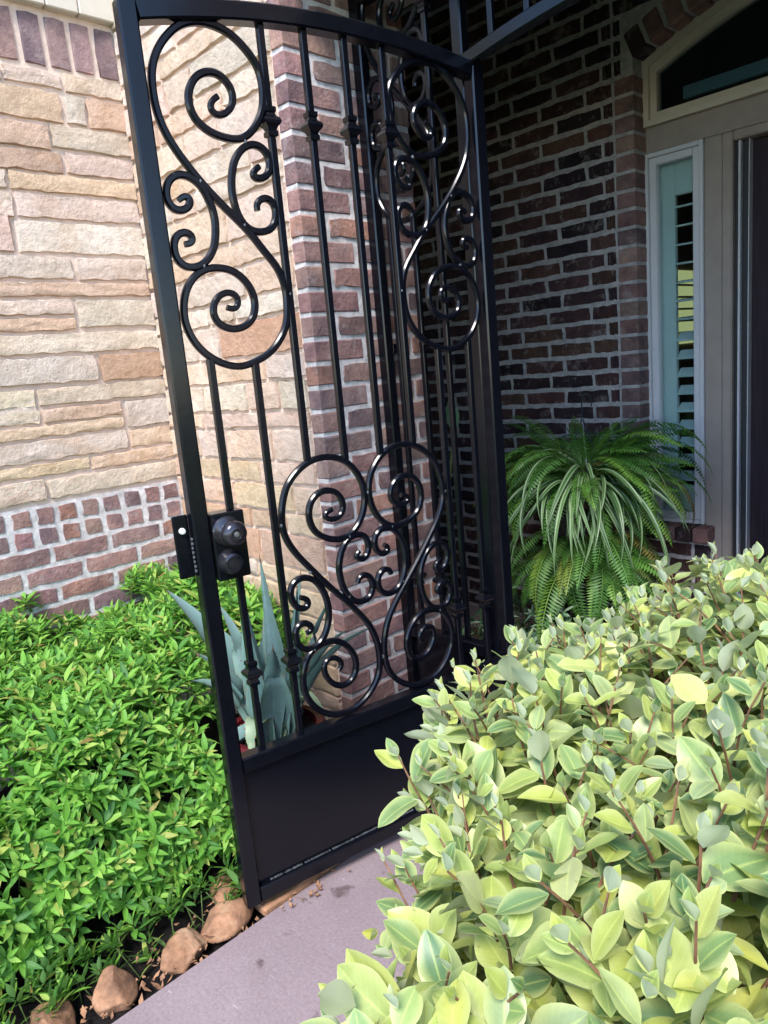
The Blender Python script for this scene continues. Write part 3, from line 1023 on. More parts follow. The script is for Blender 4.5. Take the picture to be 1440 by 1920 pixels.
SB = [(0.331, -0.356), (0.308, -0.36), (0.303, -0.374), (0.328, -0.384), (0.355, -0.378), (0.367, -0.355), (0.356, -0.321), (0.325, -0.303), (0.294, -0.306), (0.268, -0.331), (0.261, -0.366), (0.273, -0.405), (0.305, -0.429), (0.345, -0.44), (0.382, -0.432), (0.414, -0.401), (0.432, -0.356), (0.432, -0.308), (0.414, -0.268), (0.381, -0.234), (0.336, -0.218), (0.29, -0.219), (0.249, -0.237), (0.212, -0.271), (0.193, -0.313), (0.184, -0.362), (0.189, -0.403), (0.212, -0.449), (0.245, -0.493), (0.285, -0.544), (0.327, -0.593), (0.37, -0.643), (0.409, -0.698), (0.428, -0.751), (0.433, -0.8), (0.424, -0.849), (0.394, -0.89), (0.352, -0.917), (0.307, -0.925), (0.259, -0.913), (0.221, -0.883), (0.196, -0.841), (0.190, -0.795), (0.201, -0.754), (0.222, -0.722), (0.26, -0.709), (0.301, -0.712), (0.334, -0.739), (0.355, -0.779), (0.35, -0.823), (0.322, -0.846), (0.286, -0.837), (0.26, -0.806), (0.255, -0.771), (0.271, -0.754), (0.301, -0.762), (0.314, -0.789), (0.297, -0.798)]
CBL = [(0.21, -0.568), (0.229, -0.573), (0.236, -0.591), (0.22, -0.603), (0.196, -0.591), (0.184, -0.562), (0.189, -0.531), (0.214, -0.516), (0.247, -0.524), (0.272, -0.552), (0.286, -0.588), (0.289, -0.632), (0.278, -0.673), (0.254, -0.705), (0.223, -0.714), (0.196, -0.704), (0.184, -0.672), (0.189, -0.643), (0.211, -0.635), (0.234, -0.65), (0.235, -0.668), (0.212, -0.667)]
CBM = [(0.401, -0.484), (0.384, -0.492), (0.392, -0.507), (0.414, -0.51), (0.430, -0.492), (0.432, -0.465), (0.418, -0.442), (0.388, -0.436), (0.362, -0.449), (0.344, -0.477), (0.333, -0.513), (0.335, -0.551), (0.346, -0.589), (0.372, -0.621), (0.404, -0.626), (0.426, -0.614), (0.434, -0.589), (0.427, -0.562), (0.409, -0.55), (0.386, -0.558), (0.387, -0.574)]

PIK = 0.0165
def scroll_obj(pts, parent, mirror=None, dx=0.0, dz=0.0, sx=1.0):
    c = smooth_trace(pts)
    pp = []
    for u, z in c:
        uu = (mirror - u) if mirror is not None else u
        pp.append((uu * sx + dx, 0, z + dz))
    q = MB()
    def taper(t):
        return 0.80 + 0.20 * min(1, min(t, 1 - t) / .08)
    q.sweep(pp, rrect(0.0165, 0.0165, 0.004), (0, 1, 0), True, taper)
    return q.obj('scroll', 'iron', parent, 35)

def picket(parent, u, z0, z1, name='picket'):
    q = MB()
    q.box((u - PIK / 2, -PIK / 2, z0), (u + PIK / 2, PIK / 2, z1), .002)
    return q.obj(name, 'iron', parent)

def collar(parent, u, z):
    q = MB()
    s2 = math.sqrt(2)
    prof = [(.0095, -.033), (.013, -.031), (.013, -.022), (.0105, -.018), (.013, -.012), (.019, -.006), (.021, 0), (.019, .006), (.012, .012), (.0105, .018), (.013, .022), (.013, .031), (.0095, .033)]
    q.lathe([(r * s2, zz) for r, zz in prof], 4, True, (u, 0, z))
    return q.obj('collar', 'iron', parent)

def tube(parent, name, p0, p1, w, d, side=(0, 1, 0), bev=.004):
    q = MB()
    q.sweep([p0, p1], rrect(w, d, bev), side)
    return q.obj(name, 'iron', parent)

CEN = 0.441
GW = 2 * CEN
# local frame of the leaf: x along (latch -> hinge), y = away from the viewer's side, z relative to lens height
ldir = Vector((0.1894, 0.9819, 0))
leaf_rz = math.atan2(ldir.y, ldir.x)
gate = empty('iron_gate', (-1.523, 0.869, 0), leaf_rz)
tag(gate, 'black wrought iron gate leaf with scrolls, standing open in front of the brick pier', 'gate')
TH = .040
def top_z(u):
    return H + .760 + .048 * (1 - ((u - CEN) / (CEN + .02)) ** 2)
bars = [CEN + (i - 3.5) * .1105 for i in range(8)]
tube(gate, 'stile', (-.0275, 0, H - 1.347), (-.0275, 0, top_z(-.024) + .020), TH, TH, (0, 1, 0))
tube(gate, 'stile', (GW + .0275, 0, H - 1.347), (GW + .0275, 0, top_z(GW + .024) + .020), TH, TH, (0, 1, 0))
q = MB()
pp = [(u, 0, top_z(u)) for u in np.linspace(-.007, GW + .007, 30)]
q.sweep(pp, rrect(TH, TH, .004), (0, 1, 0))
q.obj('top_rail', 'iron', gate, 35)
ZK = H - .937
tube(gate, 'middle_rail', (-.007, 0, ZK - .018), (GW + .007, 0, ZK - .018), TH, TH, (0, 1, 0))
tube(gate, 'bottom_rail', (-.007, 0, H - 1.326), (GW + .007, 0, H - 1.326), .042, TH, (0, 1, 0))
q = MB()
q.box((-.007, -.003, H - 1.3045), (GW + .007, .003, ZK - .0385))
q.obj('kick_plate', 'iron', gate)
# bead of weld along the plate's foot
q = MB()
u = .03
while u < GW - .03:
    if random.random() < .93:
        r = random.uniform(.0010, .0024)
        q.box((u - r * 1.2, -.0075, H - 1.3045 - r), (u + r * 1.2, -.0025, H - 1.3045 + r * 1.4), .001)
    u += random.uniform(.003, .007)
wb = q.obj('weld_bead', 'weld', gate)
wb['kind'] = 'stuff'
def zrel(o):
    o.location.z += H
    return o
for mir in (None, GW):
    for P in (S1, CL, CR, SB, CBL, CBM):
        zrel(scroll_obj(P, gate, mir))
def curve_z(P, u, top, mir):
    c = smooth_trace(P)
    uu = GW - u if mir else u
    zz = [z for a, z in c if abs(a - uu) < .006]
    return H + (max(zz) if top else min(zz))
for i, u in enumerate(bars):
    mir = i > 3
    if i in (2, 3, 4, 5):
        z1 = top_z(u) - .019
        z0 = curve_z(SB, u, True, mir) + .003
        p = picket(gate, u, z0, z1)
        collar(p, u, H + .577)
    else:
        z1 = curve_z(S1, u, False, mir) - .003
        if i == 0:
            p = picket(gate, u, H - .306, z1)
            p = picket(gate, u, ZK, H - .470)
        else:
            p = picket(gate, u, ZK, z1)
        collar(p, u, H - .727)
# small spacer balls where scrolls are welded to each other
def spacer(u, z):
    q = MB()
    q.lathe([(.001, -.005), (.0035, -.0035), (.0045, 0), (.0035, .0035), (.001, .005)], 8, False, (u, -.005, H + z))
    q.obj('weld_spot', 'weld', gate, True)
for (u, z) in ((.205, .528), (.085, .437), (.178, .346), (.068, .256), (.2755, .19), (.180, -.37), (.372, -.437), (.245, -.508), (.352, -.6), (.232, -.717), (.441, -.33), (.441, -.8)):
    spacer(u, z)
    if abs(u - CEN) > .01:
        spacer(GW - u, z)
# lock box with knob and deadbolt, latch plate on the outer side
lb = MB()
lb.box((-.004, -.024, H - .470), (.078, .024, H - .306), .003)
lock = lb.obj('lock_box', 'iron', gate)
q = MB()
Rk = Matrix.Rotation(math.radians(90), 3, 'X')      # lathe axis z -> -y (towards the viewer)
kn = [(.033, 0), (.034, .004), (.031, .008), (.018, .011), (.014, .016), (.014, .024), (.020, .028), (.027, .036), (.0285, .045), (.026, .054), (.019, .060), (.012, .061), (.0115, .059), (.001, .058)]
kn = [(r * 1.06, z * 1.06) for r, z in kn]
q.lathe(kn, 32, False, (.030, -.024, H - .350), Rk)
q.obj('knob', 'bronze', lock, True)
q = MB()
q.lathe([(.0065, 0), (.006, .003), (.001, .0035)], 16, False, (.030, -.0855, H - .350), Rk)
q.box((.0288, -.0902, H - .355), (.0312, -.0885, H - .345))
q.obj('keyway', 'steel', lock, True)
q = MB()
q.lathe([(.031, 0), (.031, .006), (.027, .016), (.024, .024), (.017, .026), (.0165, .023), (.001, .0225)], 32, False, (.028, -.024, H - .426), Rk)
q.obj('deadbolt', 'bronze', lock, True)
q = MB()
q.lathe([(.014, 0), (.013, .003), (.001, .0035)], 20, False, (.028, -.0465, H - .426), Rk)
q.box((.0265, -.0512, H - .434), (.0295, -.0495, H - .418))
q.obj('keyway', 'bronze', lock, True)
q = MB()
q.box((-.086, .010, H - .452), (-.048, .016, H - .300), .003)
lp = q.obj('latch_plate', 'iron', gate)
q = MB()
q.lathe([(.0075, -.002), (.008, .004), (.006, .010), (.002, .012)], 14, False, (-.066, .010, H - .337), Rk)
q.obj('latch_bolt', 'nylon', lp, True)
q = MB()
for k in range(8):
    zz = H - .36 - k * .011
    q.box((-.0545, -.012 + random.uniform(-.002, .002), zz), (-.0490, -.006, zz + .007), .0015)
o = q.obj('weld_bead', 'weld', lp)
o['kind'] = 'stuff'
for zz in (H - 1.1, H + .45):                        # hinges on the far stile
    q = MB()
    q.lathe([(.004, -.045), (.010, -.043), (.010, .043), (.004, .045)], 14, False, (GW + .030, .028, zz))
    q.obj('hinge', 'iron', gate, True)

# fixed frame in the opening
YF = 1.735
fr = empty('fixed_grille', (0, YF, 0))
tag(fr, 'black iron frame with fixed scroll panel and arched transom grille behind the gate leaf', 'grille')
ZT = 2.485
def fixed_panel(x0, sx, post_wall, post_hinge):
    """x0 + sx*u ; scroll group sits .40 higher than on the leaf"""
    tube(fr, 'post', (post_wall, 0, 0.03), (post_wall, 0, ZT), .038, .038)
    tube(fr, 'post', (post_hinge, .030, 0.03), (post_hinge, .030, ZT), .036, .036)
    a, bnd = sorted((post_wall, post_hinge))
    a += .0195
    bnd -= .0185
    tube(fr, 'middle_rail', (a, 0, H - .925), (bnd, 0, H - .925), TH, TH)
    tube(fr, 'bottom_rail', (a, 0, .06), (bnd, 0, .06), .04, TH)
    tube(fr, 'top_rail', (a, 0, ZT - .02), (bnd, 0, ZT - .02), TH, TH)
    q = MB()
    q.box((a, -.003, .081), (bnd, .003, H - .9435))
    q.obj('kick_plate', 'iron', fr)
    for P in (S1, CL, CR):
        o = scroll_obj(P, fr, None, x0, .40 + H, sx)
    for u in bars[:2]:
        c = smooth_trace(S1)
        z1 = min(z for a_, z in c if abs(a_ - u) < .006) + .40 + H - .003
        p = picket(fr, x0 + sx * u, H - .907, z1)
        collar(p, x0 + sx * u, H - .717)
    p = picket(fr, x0 + sx * bars[2], H - .907, ZT - .038)
    collar(p, x0 + sx * bars[2], H + .985)
    for zz in (H + .05, H - .73, H + 1.0):
        sgn = -1 if sx > 0 else 1
        q = MB()
        q.box((post_wall - .010, .0195, zz - .016), (post_wall + .014, .060, zz + .016), .002)
        q.obj('bracket', 'iron', fr)
fixed_panel(-1.742, .92, -1.7555, -1.3925)
fixed_panel(.018, -.93, .0305, -.3385)
q = MB()
def tz(x):
    return H + .783 + .05 * (1 - ((x + .861) / .5225) ** 2)
pp = [(x, .01, tz(x)) for x in np.linspace(-1.3735, -.3575, 28)]
q.sweep(pp, rrect(.036, .036, .004), (0, 1, 0))
q.obj('arched_beam', 'iron', fr, 35)
tube(fr, 'top_rail', (-1.3735, .01, ZT - .02), (-.3575, .01, ZT - .02), TH, TH)
x = -1.3835 + .1135
while x < -.40:
    q = MB()
    q.box((x - PIK / 2, .01 - PIK / 2, tz(x) + .016), (x + PIK / 2, .01 + PIK / 2, ZT - .038), .002)
    q.obj('picket', 'iron', fr)
    x += .1135

# ------------------------------------------------------------------ leaves
def leaf_template(L, Wd, nu, nv, fold, droop, wave=0.0, pw=0.9, tipw=1.0, ph=0.0):
    vs, uv, fs = [], [], []
    for j in range(nv + 1):
        v = j / nv
        w = Wd / 2 * (math.sin(math.pi * v ** pw) ** tipw if 0 < v < 1 else 0.02)
        for i in range(nu + 1):
            s = 2 * i / nu - 1
            x = s * w
            z = fold * abs(s) * w - droop * L * v * v + wave * L * math.sin(v * 9 + ph + (2 if s > 0 else 0)) * abs(s)
            vs.append((x, v * L, z))
            uv.append((i / nu, v))
    for j in range(nv):
        for i in range(nu):
            a = j * (nu + 1) + i
            fs.append((a, a + 1, a + nu + 2, a + nu + 1))
    return np.array(vs), np.array(uv), fs

def tmpl_mesh(name, T, mt):
    vs, uv, fs = T
    me = bpy.data.meshes.new(name)
    me.from_pydata(vs.tolist(), [], fs)
    ul = me.uv_layers.new(name='UVMap')
    li = np.array([i for f in fs for i in f])
    ul.data.foreach_set('uv', uv[li].ravel())
    at = me.attributes.new('rnd', 'FLOAT', 'POINT')
    at.data.foreach_set('value', [0.0] * len(vs))
    me.polygons.foreach_set('use_smooth', [True] * len(fs))
    me.materials.append(M[mt])
    me.update()
    return me

def bake(name, items, temps, mt, parent):
    """join many leaves (matrix, template index) into one mesh"""
    V, UV, R_, LI, cnt = [], [], [], [], []
    o = 0
    for (mx, ti) in items:
        vs, uv, fs = temps[ti]
        A = np.array(mx)
        V.append(vs @ A[:3, :3].T + A[:3, 3])
        f = np.array(fs)
        LI.append((f + o).ravel())
        UV.append(uv[f.ravel()])
        cnt.append(len(fs))
        R_.append(np.full(len(vs), random.random()))
        o += len(vs)
    V = np.concatenate(V)
    LI = np.concatenate(LI)
    UV = np.concatenate(UV)
    nf = sum(cnt)
    me = bpy.data.meshes.new(name)
    me.vertices.add(len(V))
    me.vertices.foreach_set('co', V.ravel())
    me.loops.add(len(LI))
    me.loops.foreach_set('vertex_index', LI.astype(np.int32))
    me.polygons.add(nf)
    me.polygons.foreach_set('loop_start', np.arange(nf, dtype=np.int32) * 4)
    me.polygons.foreach_set('use_smooth', np.ones(nf, dtype=bool))
    ul = me.uv_layers.new(name='UVMap')
    ul.data.foreach_set('uv', UV.astype(np.float32).ravel())
    at = me.attributes.new('rnd', 'FLOAT', 'POINT')
    at.data.foreach_set('value', np.concatenate(R_).astype(np.float32))
    me.materials.append(M[mt])
    me.update(calc_edges=True)
    ob = link(name, me, parent)
    ob['kind'] = 'stuff'
    return ob

def leaf_mx(p, d, nrm, s=1.0):
    d = Vector(d).normalized()
    x = d.cross(Vector(nrm))
    if x.length < 1e-4:
        x = d.cross(Vector((1, 0, 0)))
    x.normalize()
    z = x.cross(d)
    mx = Matrix.Identity(4)
    for i in range(3):
        mx[i][0] = x[i] * s
        mx[i][1] = d[i] * s
        mx[i][2] = z[i] * s
        mx[i][3] = p[i]
    return mx

def pix(p):
    q = Vector(p) - Vector((0, 0, H))
    f = q.dot(FWD)
    if f < .05:
        return None
    return 720 + FPX * q.dot(RIGHT) / f, 960 + FPX * q.dot(DOWN) / f, f

def split_leaves(items, temps, meshes, name, mt, parent, nmax, cell, per, Ls):
    """the leaves that show largest become objects, the rest one mass"""
    sc = []
    for k, (mx, ti) in enumerate(items):
        c = mx @ Vector((0, Ls[ti] * .5, 0))
        r = pix(c)
        if r is None or not (-20 < r[0] < 1460 and -20 < r[1] < 1940):
            continue
        sc.append((r[2], k, int(r[0] // cell), int(r[1] // cell), mx.to_scale()[1] * Ls[ti] / r[2]))
    sc.sort()
    occ = {}
    keep = []
    for d, k, a, b_, size in sc:
        c = occ.get((a, b_), 0)
        if c < per:
            occ[(a, b_)] = c + 1
            keep.append((size, k))
    keep.sort(reverse=True)
    chosen = set(k for _, k in keep[:nmax])
    for k in chosen:
        mx, ti = items[k]
        o = link('leaf', meshes[ti], parent)
        o.matrix_local = mx
    bake(name, [items[k] for k in range(len(items)) if k not in chosen], temps, mt, parent)

# --- low bright green shrub in the bed on the left
shrub_l = empty('low_shrub', (-2.1, .6, 0))
tag(shrub_l, 'low bright green shrub with pointed leaves filling the bed on the left', 'shrub')
GT = [leaf_template(.052, .0165, 2, 5, .35, .14, 0, .85), leaf_template(.060, .018, 2, 5, .25, .28, 0, .85), leaf_template(.047, .015, 2, 5, .45, .02, 0, .85), leaf_template(.055, .018, 2, 5, .30, -.08, 0, .8)]
GM = [tmpl_mesh('leaf', t, 'green_leaf') for t in GT]
prof = [(-1.655, .02), (-1.625, .10), (-1.65, .23), (-1.75, .37), (-1.94, .48), (-2.25, .59), (-2.5, .645), (-2.72, .67)]
pa = np.array(prof)
dl = np.concatenate([[0], np.cumsum(np.linalg.norm(np.diff(pa, axis=0), axis=1))])
items = []
stems = MB()
def sprout(base, axis, n_leaf, size, items, temps, spread=(35, 85)):
    axis = axis.normalized()
    ref = Vector((0, 0, 1)) if abs(axis.z) < .9 else Vector((1, 0, 0))
    e1 = axis.cross(ref).normalized()
    e2 = axis.cross(e1)
    th = random.random() * 6.28
    for k in range(n_leaf):
        th += 2.4
        t = k / n_leaf
        ang = math.radians(spread[0] + (spread[1] - spread[0]) * (1 - t) + random.uniform(-10, 10))
        rad = e1 * math.cos(th) + e2 * math.sin(th)
        d = axis * math.cos(ang) + rad * math.sin(ang)
        p = base + axis * (t * .028 * size) + rad * .002
        items.append((leaf_mx(p, d, axis * math.sin(ang) - rad * math.cos(ang), size * random.uniform(.75, 1.15)), random.randrange(len(temps))))
def bump2(x, y):
    return .035 * math.sin(7.1 * x + 3 * y + 1) + .03 * math.sin(9.7 * y - 4 * x) + .022 * math.sin(17 * x + 13 * y)
loc_l = Vector(shrub_l.location)
for layer, dens in ((0, 2700), (1, 1700)):
    for k in range(dens):
        s = random.random() * dl[-1]
        y = random.uniform(-.75, 1.40)
        x = np.interp(s, dl, pa[:, 0])
        z = np.interp(s, dl, pa[:, 1])
        t1 = np.array([np.interp(min(s + .03, dl[-1]), dl, pa[:, i]) - np.interp(max(s - .03, 0), dl, pa[:, i]) for i in (0, 1)])
        nrm = Vector((t1[1], 0, -t1[0])).normalized()
        if nrm.z < 0:
            nrm = -nrm if abs(nrm.z) > .3 else Vector((1, 0, .1))
        xl = x + .05 * math.sin(5 * y + 1) * (1 if x > -2.0 else .3)
        # keep clear of the agave pot and open the far corner by the gate
        if (xl + 1.76) ** 2 + (y - 1.13) ** 2 < .21 ** 2:
            continue
        if y > .99 and xl > -1.88:
            continue
        if xl > -1.85:
            xl -= .085 * max(0, min(1, (.66 - y) / .25))
        z = z + bump2(xl, y) * (1 if z > .25 else .3)
        if y > 1.15:
            z += .05
        if xl < -2.45 and math.sin(6 * y + 2) > .55:
            z -= .10
        base = Vector((xl, y, z)) - nrm * (.02 + layer * .07 + random.random() * .03)
        ax = nrm * .8 + Vector((random.uniform(-.5, .5), random.uniform(-.5, .5), .55))
        sprout(base - loc_l, ax, random.choice((7, 8, 9, 10)), random.uniform(.62, 1.08), items, GT)
        if layer == 0 and k % 2 == 0:
            a0 = base - loc_l
            stems.sweep([a0 - ax.normalized() * .10 + Vector((random.uniform(-.02, .02), random.uniform(-.02, .02), 0)), a0], [(.0016, 0), (-.0008, .0014), (-.0008, -.0014)], None)
so = stems.obj('stems', 'stem_green', shrub_l)
so['kind'] = 'stuff'
split_leaves(items, GT, GM, 'foliage', 'green_leaf', shrub_l, 300, 26, 1, [.056, .062, .047, .055])

# --- pale silver green shrub in the right foreground
shrub_r = empty('silverberry_shrub', (-.3, .7, 0))
tag(shrub_r, 'pale silvery green leafy shrub with brown twigs filling the right foreground', 'shrub')
loc_r = Vector(shrub_r.location)
ST = [leaf_template(.064, .042, 6, 9, .20, .10, .014, .90, .75, .3), leaf_template(.070, .042, 6, 9, .32, -.06, .020, .86, .80, 1.7), leaf_template(.054, .040, 6, 9, .12, .22, .016, .95, .70, 2.6), leaf_template(.060, .034, 6, 9, .42, .05, .012, .9, .85, .9), leaf_template(.068, .046, 6, 9, .18, .28, .022, .88, .70, 4.)]
SM = [tmpl_mesh('leaf', t, 'silver_leaf') for t in ST]
poly = [(-.70, 1.02), (-.72, .84), (-.66, .70), (-.535, .58), (-.455, .45), (-.40, .34), (-.335, .20), (-.22, -.05), (.45, -.05), (.55, 1.5), (-.40, 1.45), (-.56, 1.36), (-.63, 1.2)]
def inside(x, y, P):
    c = False
    j = len(P) - 1
    for i in range(len(P)):
        if (P[i][1] > y) != (P[j][1] > y) and x < (P[j][0] - P[i][0]) * (y - P[i][1]) / (P[j][1] - P[i][1]) + P[i][0]:
            c = not c
        j = i
    return c
def edge_dist(x, y, P):
    best = 9
    for i in range(len(P)):
        a = Vector(P[i]); b_ = Vector(P[(i + 1) % len(P)])
        ab = b_ - a
        t = max(0, min(1, (Vector((x, y)) - a).dot(ab) / ab.length_squared))
        best = min(best, (Vector((x, y)) - a - ab * t).length)
    return best
def top_r(x, y):
    z = .935 + .05 * max(0, min(1, (y - .6) / .8)) + .05 * max(0, min(1, (x + .5) / .5))
    return z + .025 * math.sin(11 * x + 5 * y) + .02 * math.sin(9 * y - 13 * x)
items = []
def shoot(base, axis, L, nl, size, items, twig_r=.0019):
    axis = axis.normalized()
    side = axis.cross(Vector((random.uniform(-1, 1), random.uniform(-1, 1), .2))).normalized()
    bend = side * random.uniform(-.55, .55)
    pts = []
    for k in range(6):
        t = k / 5
        pts.append(base + axis * L * t + bend * L * t * t)
    ref = Vector((0, 0, 1)) if abs(axis.z) < .9 else Vector((1, 0, 0))
    e1 = axis.cross(ref).normalized()
    e2 = axis.cross(e1)
    th = random.random() * 6.28
    for k in range(nl):
        t = .08 + .92 * k / nl
        th += 2.3 + random.uniform(-.4, .4)
        p = base + axis * L * t + bend * L * t * t
        rad = e1 * math.cos(th) + e2 * math.sin(th)
        ang = math.radians(random.uniform(45, 100) - 28 * t)
        d = axis * math.cos(ang) + rad * math.sin(ang)
        nr = axis * math.sin(ang) - rad * math.cos(ang)
        nr = nr + Vector((0, 0, .6)) + Vector((random.uniform(-.7, .7), random.uniform(-.7, .7), 0))
        sz = size * (1.10 - .5 * t ** 2.2) * random.choice((.7, .85, .95, 1.0, 1.05, 1.15, 1.3))
        items.append((leaf_mx(p + d * .004, d, nr, sz), random.randrange(5)))
    # small folded tip leaves
    for q_ in range(2):
        d = axis + (e1 * (1 if q_ else -1)) * .25
        items.append((leaf_mx(pts[-1], d, e1 * (-1 if q_ else 1), size * random.uniform(.4, .55)), 3))
    q = MB()
    q.sweep(pts, [(twig_r * math.cos(a), twig_r * math.sin(a)) for a in (0, 1.26, 2.51, 3.77, 5.03)], None, True, lambda t: 1.15 - .6 * t)
    return q
ntw = 0
cells = {}
for k in range(7000):
    x = random.uniform(-.75, .45)
    y = random.uniform(-.05, 1.48)
    if not inside(x, y, poly):
        continue
    key = (int(x / .048), int(y / .048))
    if cells.get(key, 0) >= 1:
        continue
    cells[key] = 1
    e = edge_dist(x, y, poly)
    zt = top_r(x, y) - .10 * max(0, 1 - e / .10) ** 2
    out = Vector((x + .15, y - .7, 0))
    if out.length > 0:
        out.normalize()
    tilt = .55 * max(0, 1 - e / .18)
    ax = Vector((random.uniform(-.45, .45), random.uniform(-.45, .45), 1)) + out * tilt
    L = random.uniform(.09, .17)
    base = Vector((x, y, zt - L * .85))
    # nothing within reach of the lens
    if (base - Vector((0, 0, H))).length < .40:
        continue
    tw_ = shoot(base - loc_r, ax, L, random.choice((7, 8, 9)), random.uniform(.58, .90), items)
    if ntw < 290 and pix(base) and pix(base)[0] < 1560 and pix(base)[1] < 2050:
        tw_.obj('twig', 'twig', shrub_r, True)
        ntw += 1
    # lower layer
    if random.random() < .8:
        ax2 = Vector((random.uniform(-.8, .8), random.uniform(-.8, .8), .5)) + out * tilt
        shoot(Vector((x, y, zt - .20)) - loc_r, ax2, .12, 6, random.uniform(.85, 1.1), items)
# skirt of foliage down the path side and main stems
for k in range(420):
    i = random.randrange(len(poly))
    a, b_ = Vector(poly[i]), Vector(poly[(i + 1) % len(poly)])
    pxy = a.lerp(b_, random.random())
    out = Vector((pxy.x + .15, pxy.y - .7, 0)).normalized()
    zz = random.uniform(.15, .82)
    base = Vector((pxy.x, pxy.y, zz)) - out * random.uniform(.06, .14)
    if (base - Vector((0, 0, H))).length < .5:
        continue
    shoot(base - loc_r, out + Vector((random.uniform(-.4, .4), random.uniform(-.4, .4), .5)), .12, 6, random.uniform(.8, 1.05), items)
split_leaves(items, ST, SM, 'foliage', 'silver_leaf', shrub_r, 300, 48, 1, [.064, .07, .054, .06, .068])
for k in range(9):
    q = MB()
    x, y = random.uniform(-.35, .2), random.uniform(.4, 1.1)
    pts = [Vector((x * .5, y * .5 + .35, -.03)), Vector((x * .7, y * .7 + .2, .35)), Vector((x, y, .72)), Vector((x * 1.15, y + random.uniform(-.1, .1), .86))]
    q.sweep([p - loc_r for p in pts], [(.009 * math.cos(a), .009 * math.sin(a)) for a in np.linspace(0, 6.28, 7)[:-1]], None, True, lambda t: 1.3 - .8 * t)
    q.obj('stem', 'twig', shrub_r, True)

# --- agave in a painted pot
PC = Vector((-1.765, 1.13, 0))
ag = empty('potted_agave', PC)
tag(ag, 'blue green agave in a painted red pot between the gate and the stone wall', 'potted plant')
q = MB()
q.lathe([(.075, .005), (.085, .01), (.118, .12), (.138, .25), (.142, .30), (.125, .30), (.12, .27)], 40)
q.obj('pot', 'pot', ag, True)
q = MB()
q.lathe([(.136, .295), (.152, .298), (.157, .315), (.155, .338), (.146, .345), (.128, .343), (.124, .31)], 40)
q.obj('pot_rim', 'pot_rim', ag, True)
q = MB()
q.lathe([(.01, .30), (.127, .305), (.125, .318), (.01, .325)], 24)
q.obj('potting_soil', 'soil', ag, True)
def agave_leaf(tip, wid, sag, mt='agave_leaf', base=(0, 0, .31), twist=0.0):
    """thick channelled blade from the heart of the plant to its tip"""
    b0 = Vector(base)
    tp = Vector(tip) - PC
    nv, nu = 14, 6
    vs, uv, fs = [], [], []
    outv = Vector((tp.x, tp.y, 0))
    if outv.length < .02:
        outv = Vector((.01, -.02, 0))
    outv.normalize()
    b0 = b0 + outv * .03
    for side in (0, 1):
        for j in range(nv + 1):
            v = j / nv
            c = b0.lerp(tp, v)
            c.z += sag * math.sin(math.pi * v)
            c2 = b0.lerp(tp, min(1, v + .02))
            c2.z += sag * math.sin(math.pi * min(1, v + .02))
            d = (c2 - c)
            d = d.normalized() if d.length > 1e-6 else (tp - b0).normalized()
            lat = Vector((-outv.y, outv.x, 0))
            lat = (lat + Vector((0, 0, 1)) * twist * v).normalized()
            nr = lat.cross(d).normalized()
            if nr.z < 0 and abs(d.z) < .9:
                nr = -nr
            w = wid / 2 * ((.62 + .38 * math.sin(math.pi * min(1, v * 1.35 + .12))) * (1 - v ** 2.6) + .001)
            for i in range(nu + 1):
                s = 2 * i / nu - 1
                ch = (.50 * s * s) * w
                thick = .010 * (1 - v) ** .6 * (1 - s * s) + .0006
                vs.append(tuple(c + lat * s * w + nr * (ch + (thick if side == 0 else -thick))))
                uv.append((i / nu, v))
    n1 = (nv + 1) * (nu + 1)
    for side in (0, 1):
        for j in range(nv):
            for i in range(nu):
                a = side * n1 + j * (nu + 1) + i
                f = (a, a + 1, a + nu + 2, a + nu + 1)
                fs.append(f if side == 0 else f[::-1])
    T = (np.array(vs), np.array(uv), fs)
    o = link('leaf', tmpl_mesh('leaf', T, mt), ag)
    # terminal spine and marginal teeth
    sp = MB()
    dd = (tp - b0).normalized()
    sp.sweep([tp - dd * .012, tp + dd * .016], [(.0022, 0), (-.0011, .0019), (-.0011, -.0019)], None, True, lambda t: 1.2 - 1.15 * t)
    for s in (0, nu):
        for j in range(2, nv):
            p = Vector(vs[j * (nu + 1) + s])
            p2 = Vector(vs[(j + 1) * (nu + 1) + s])
            mid = p.lerp(p2, .5)
            o_ = (p - Vector(vs[j * (nu + 1) + nu // 2])).normalized()
            e_ = (p2 - p).normalized() * .003
            sp.add([mid - e_ - o_ * .001, mid + e_ - o_ * .001, mid + o_ * .005 + e_], [(0, 1, 2)])
    sp.obj('spine', 'twig', o)['kind'] = 'stuff'
    return o
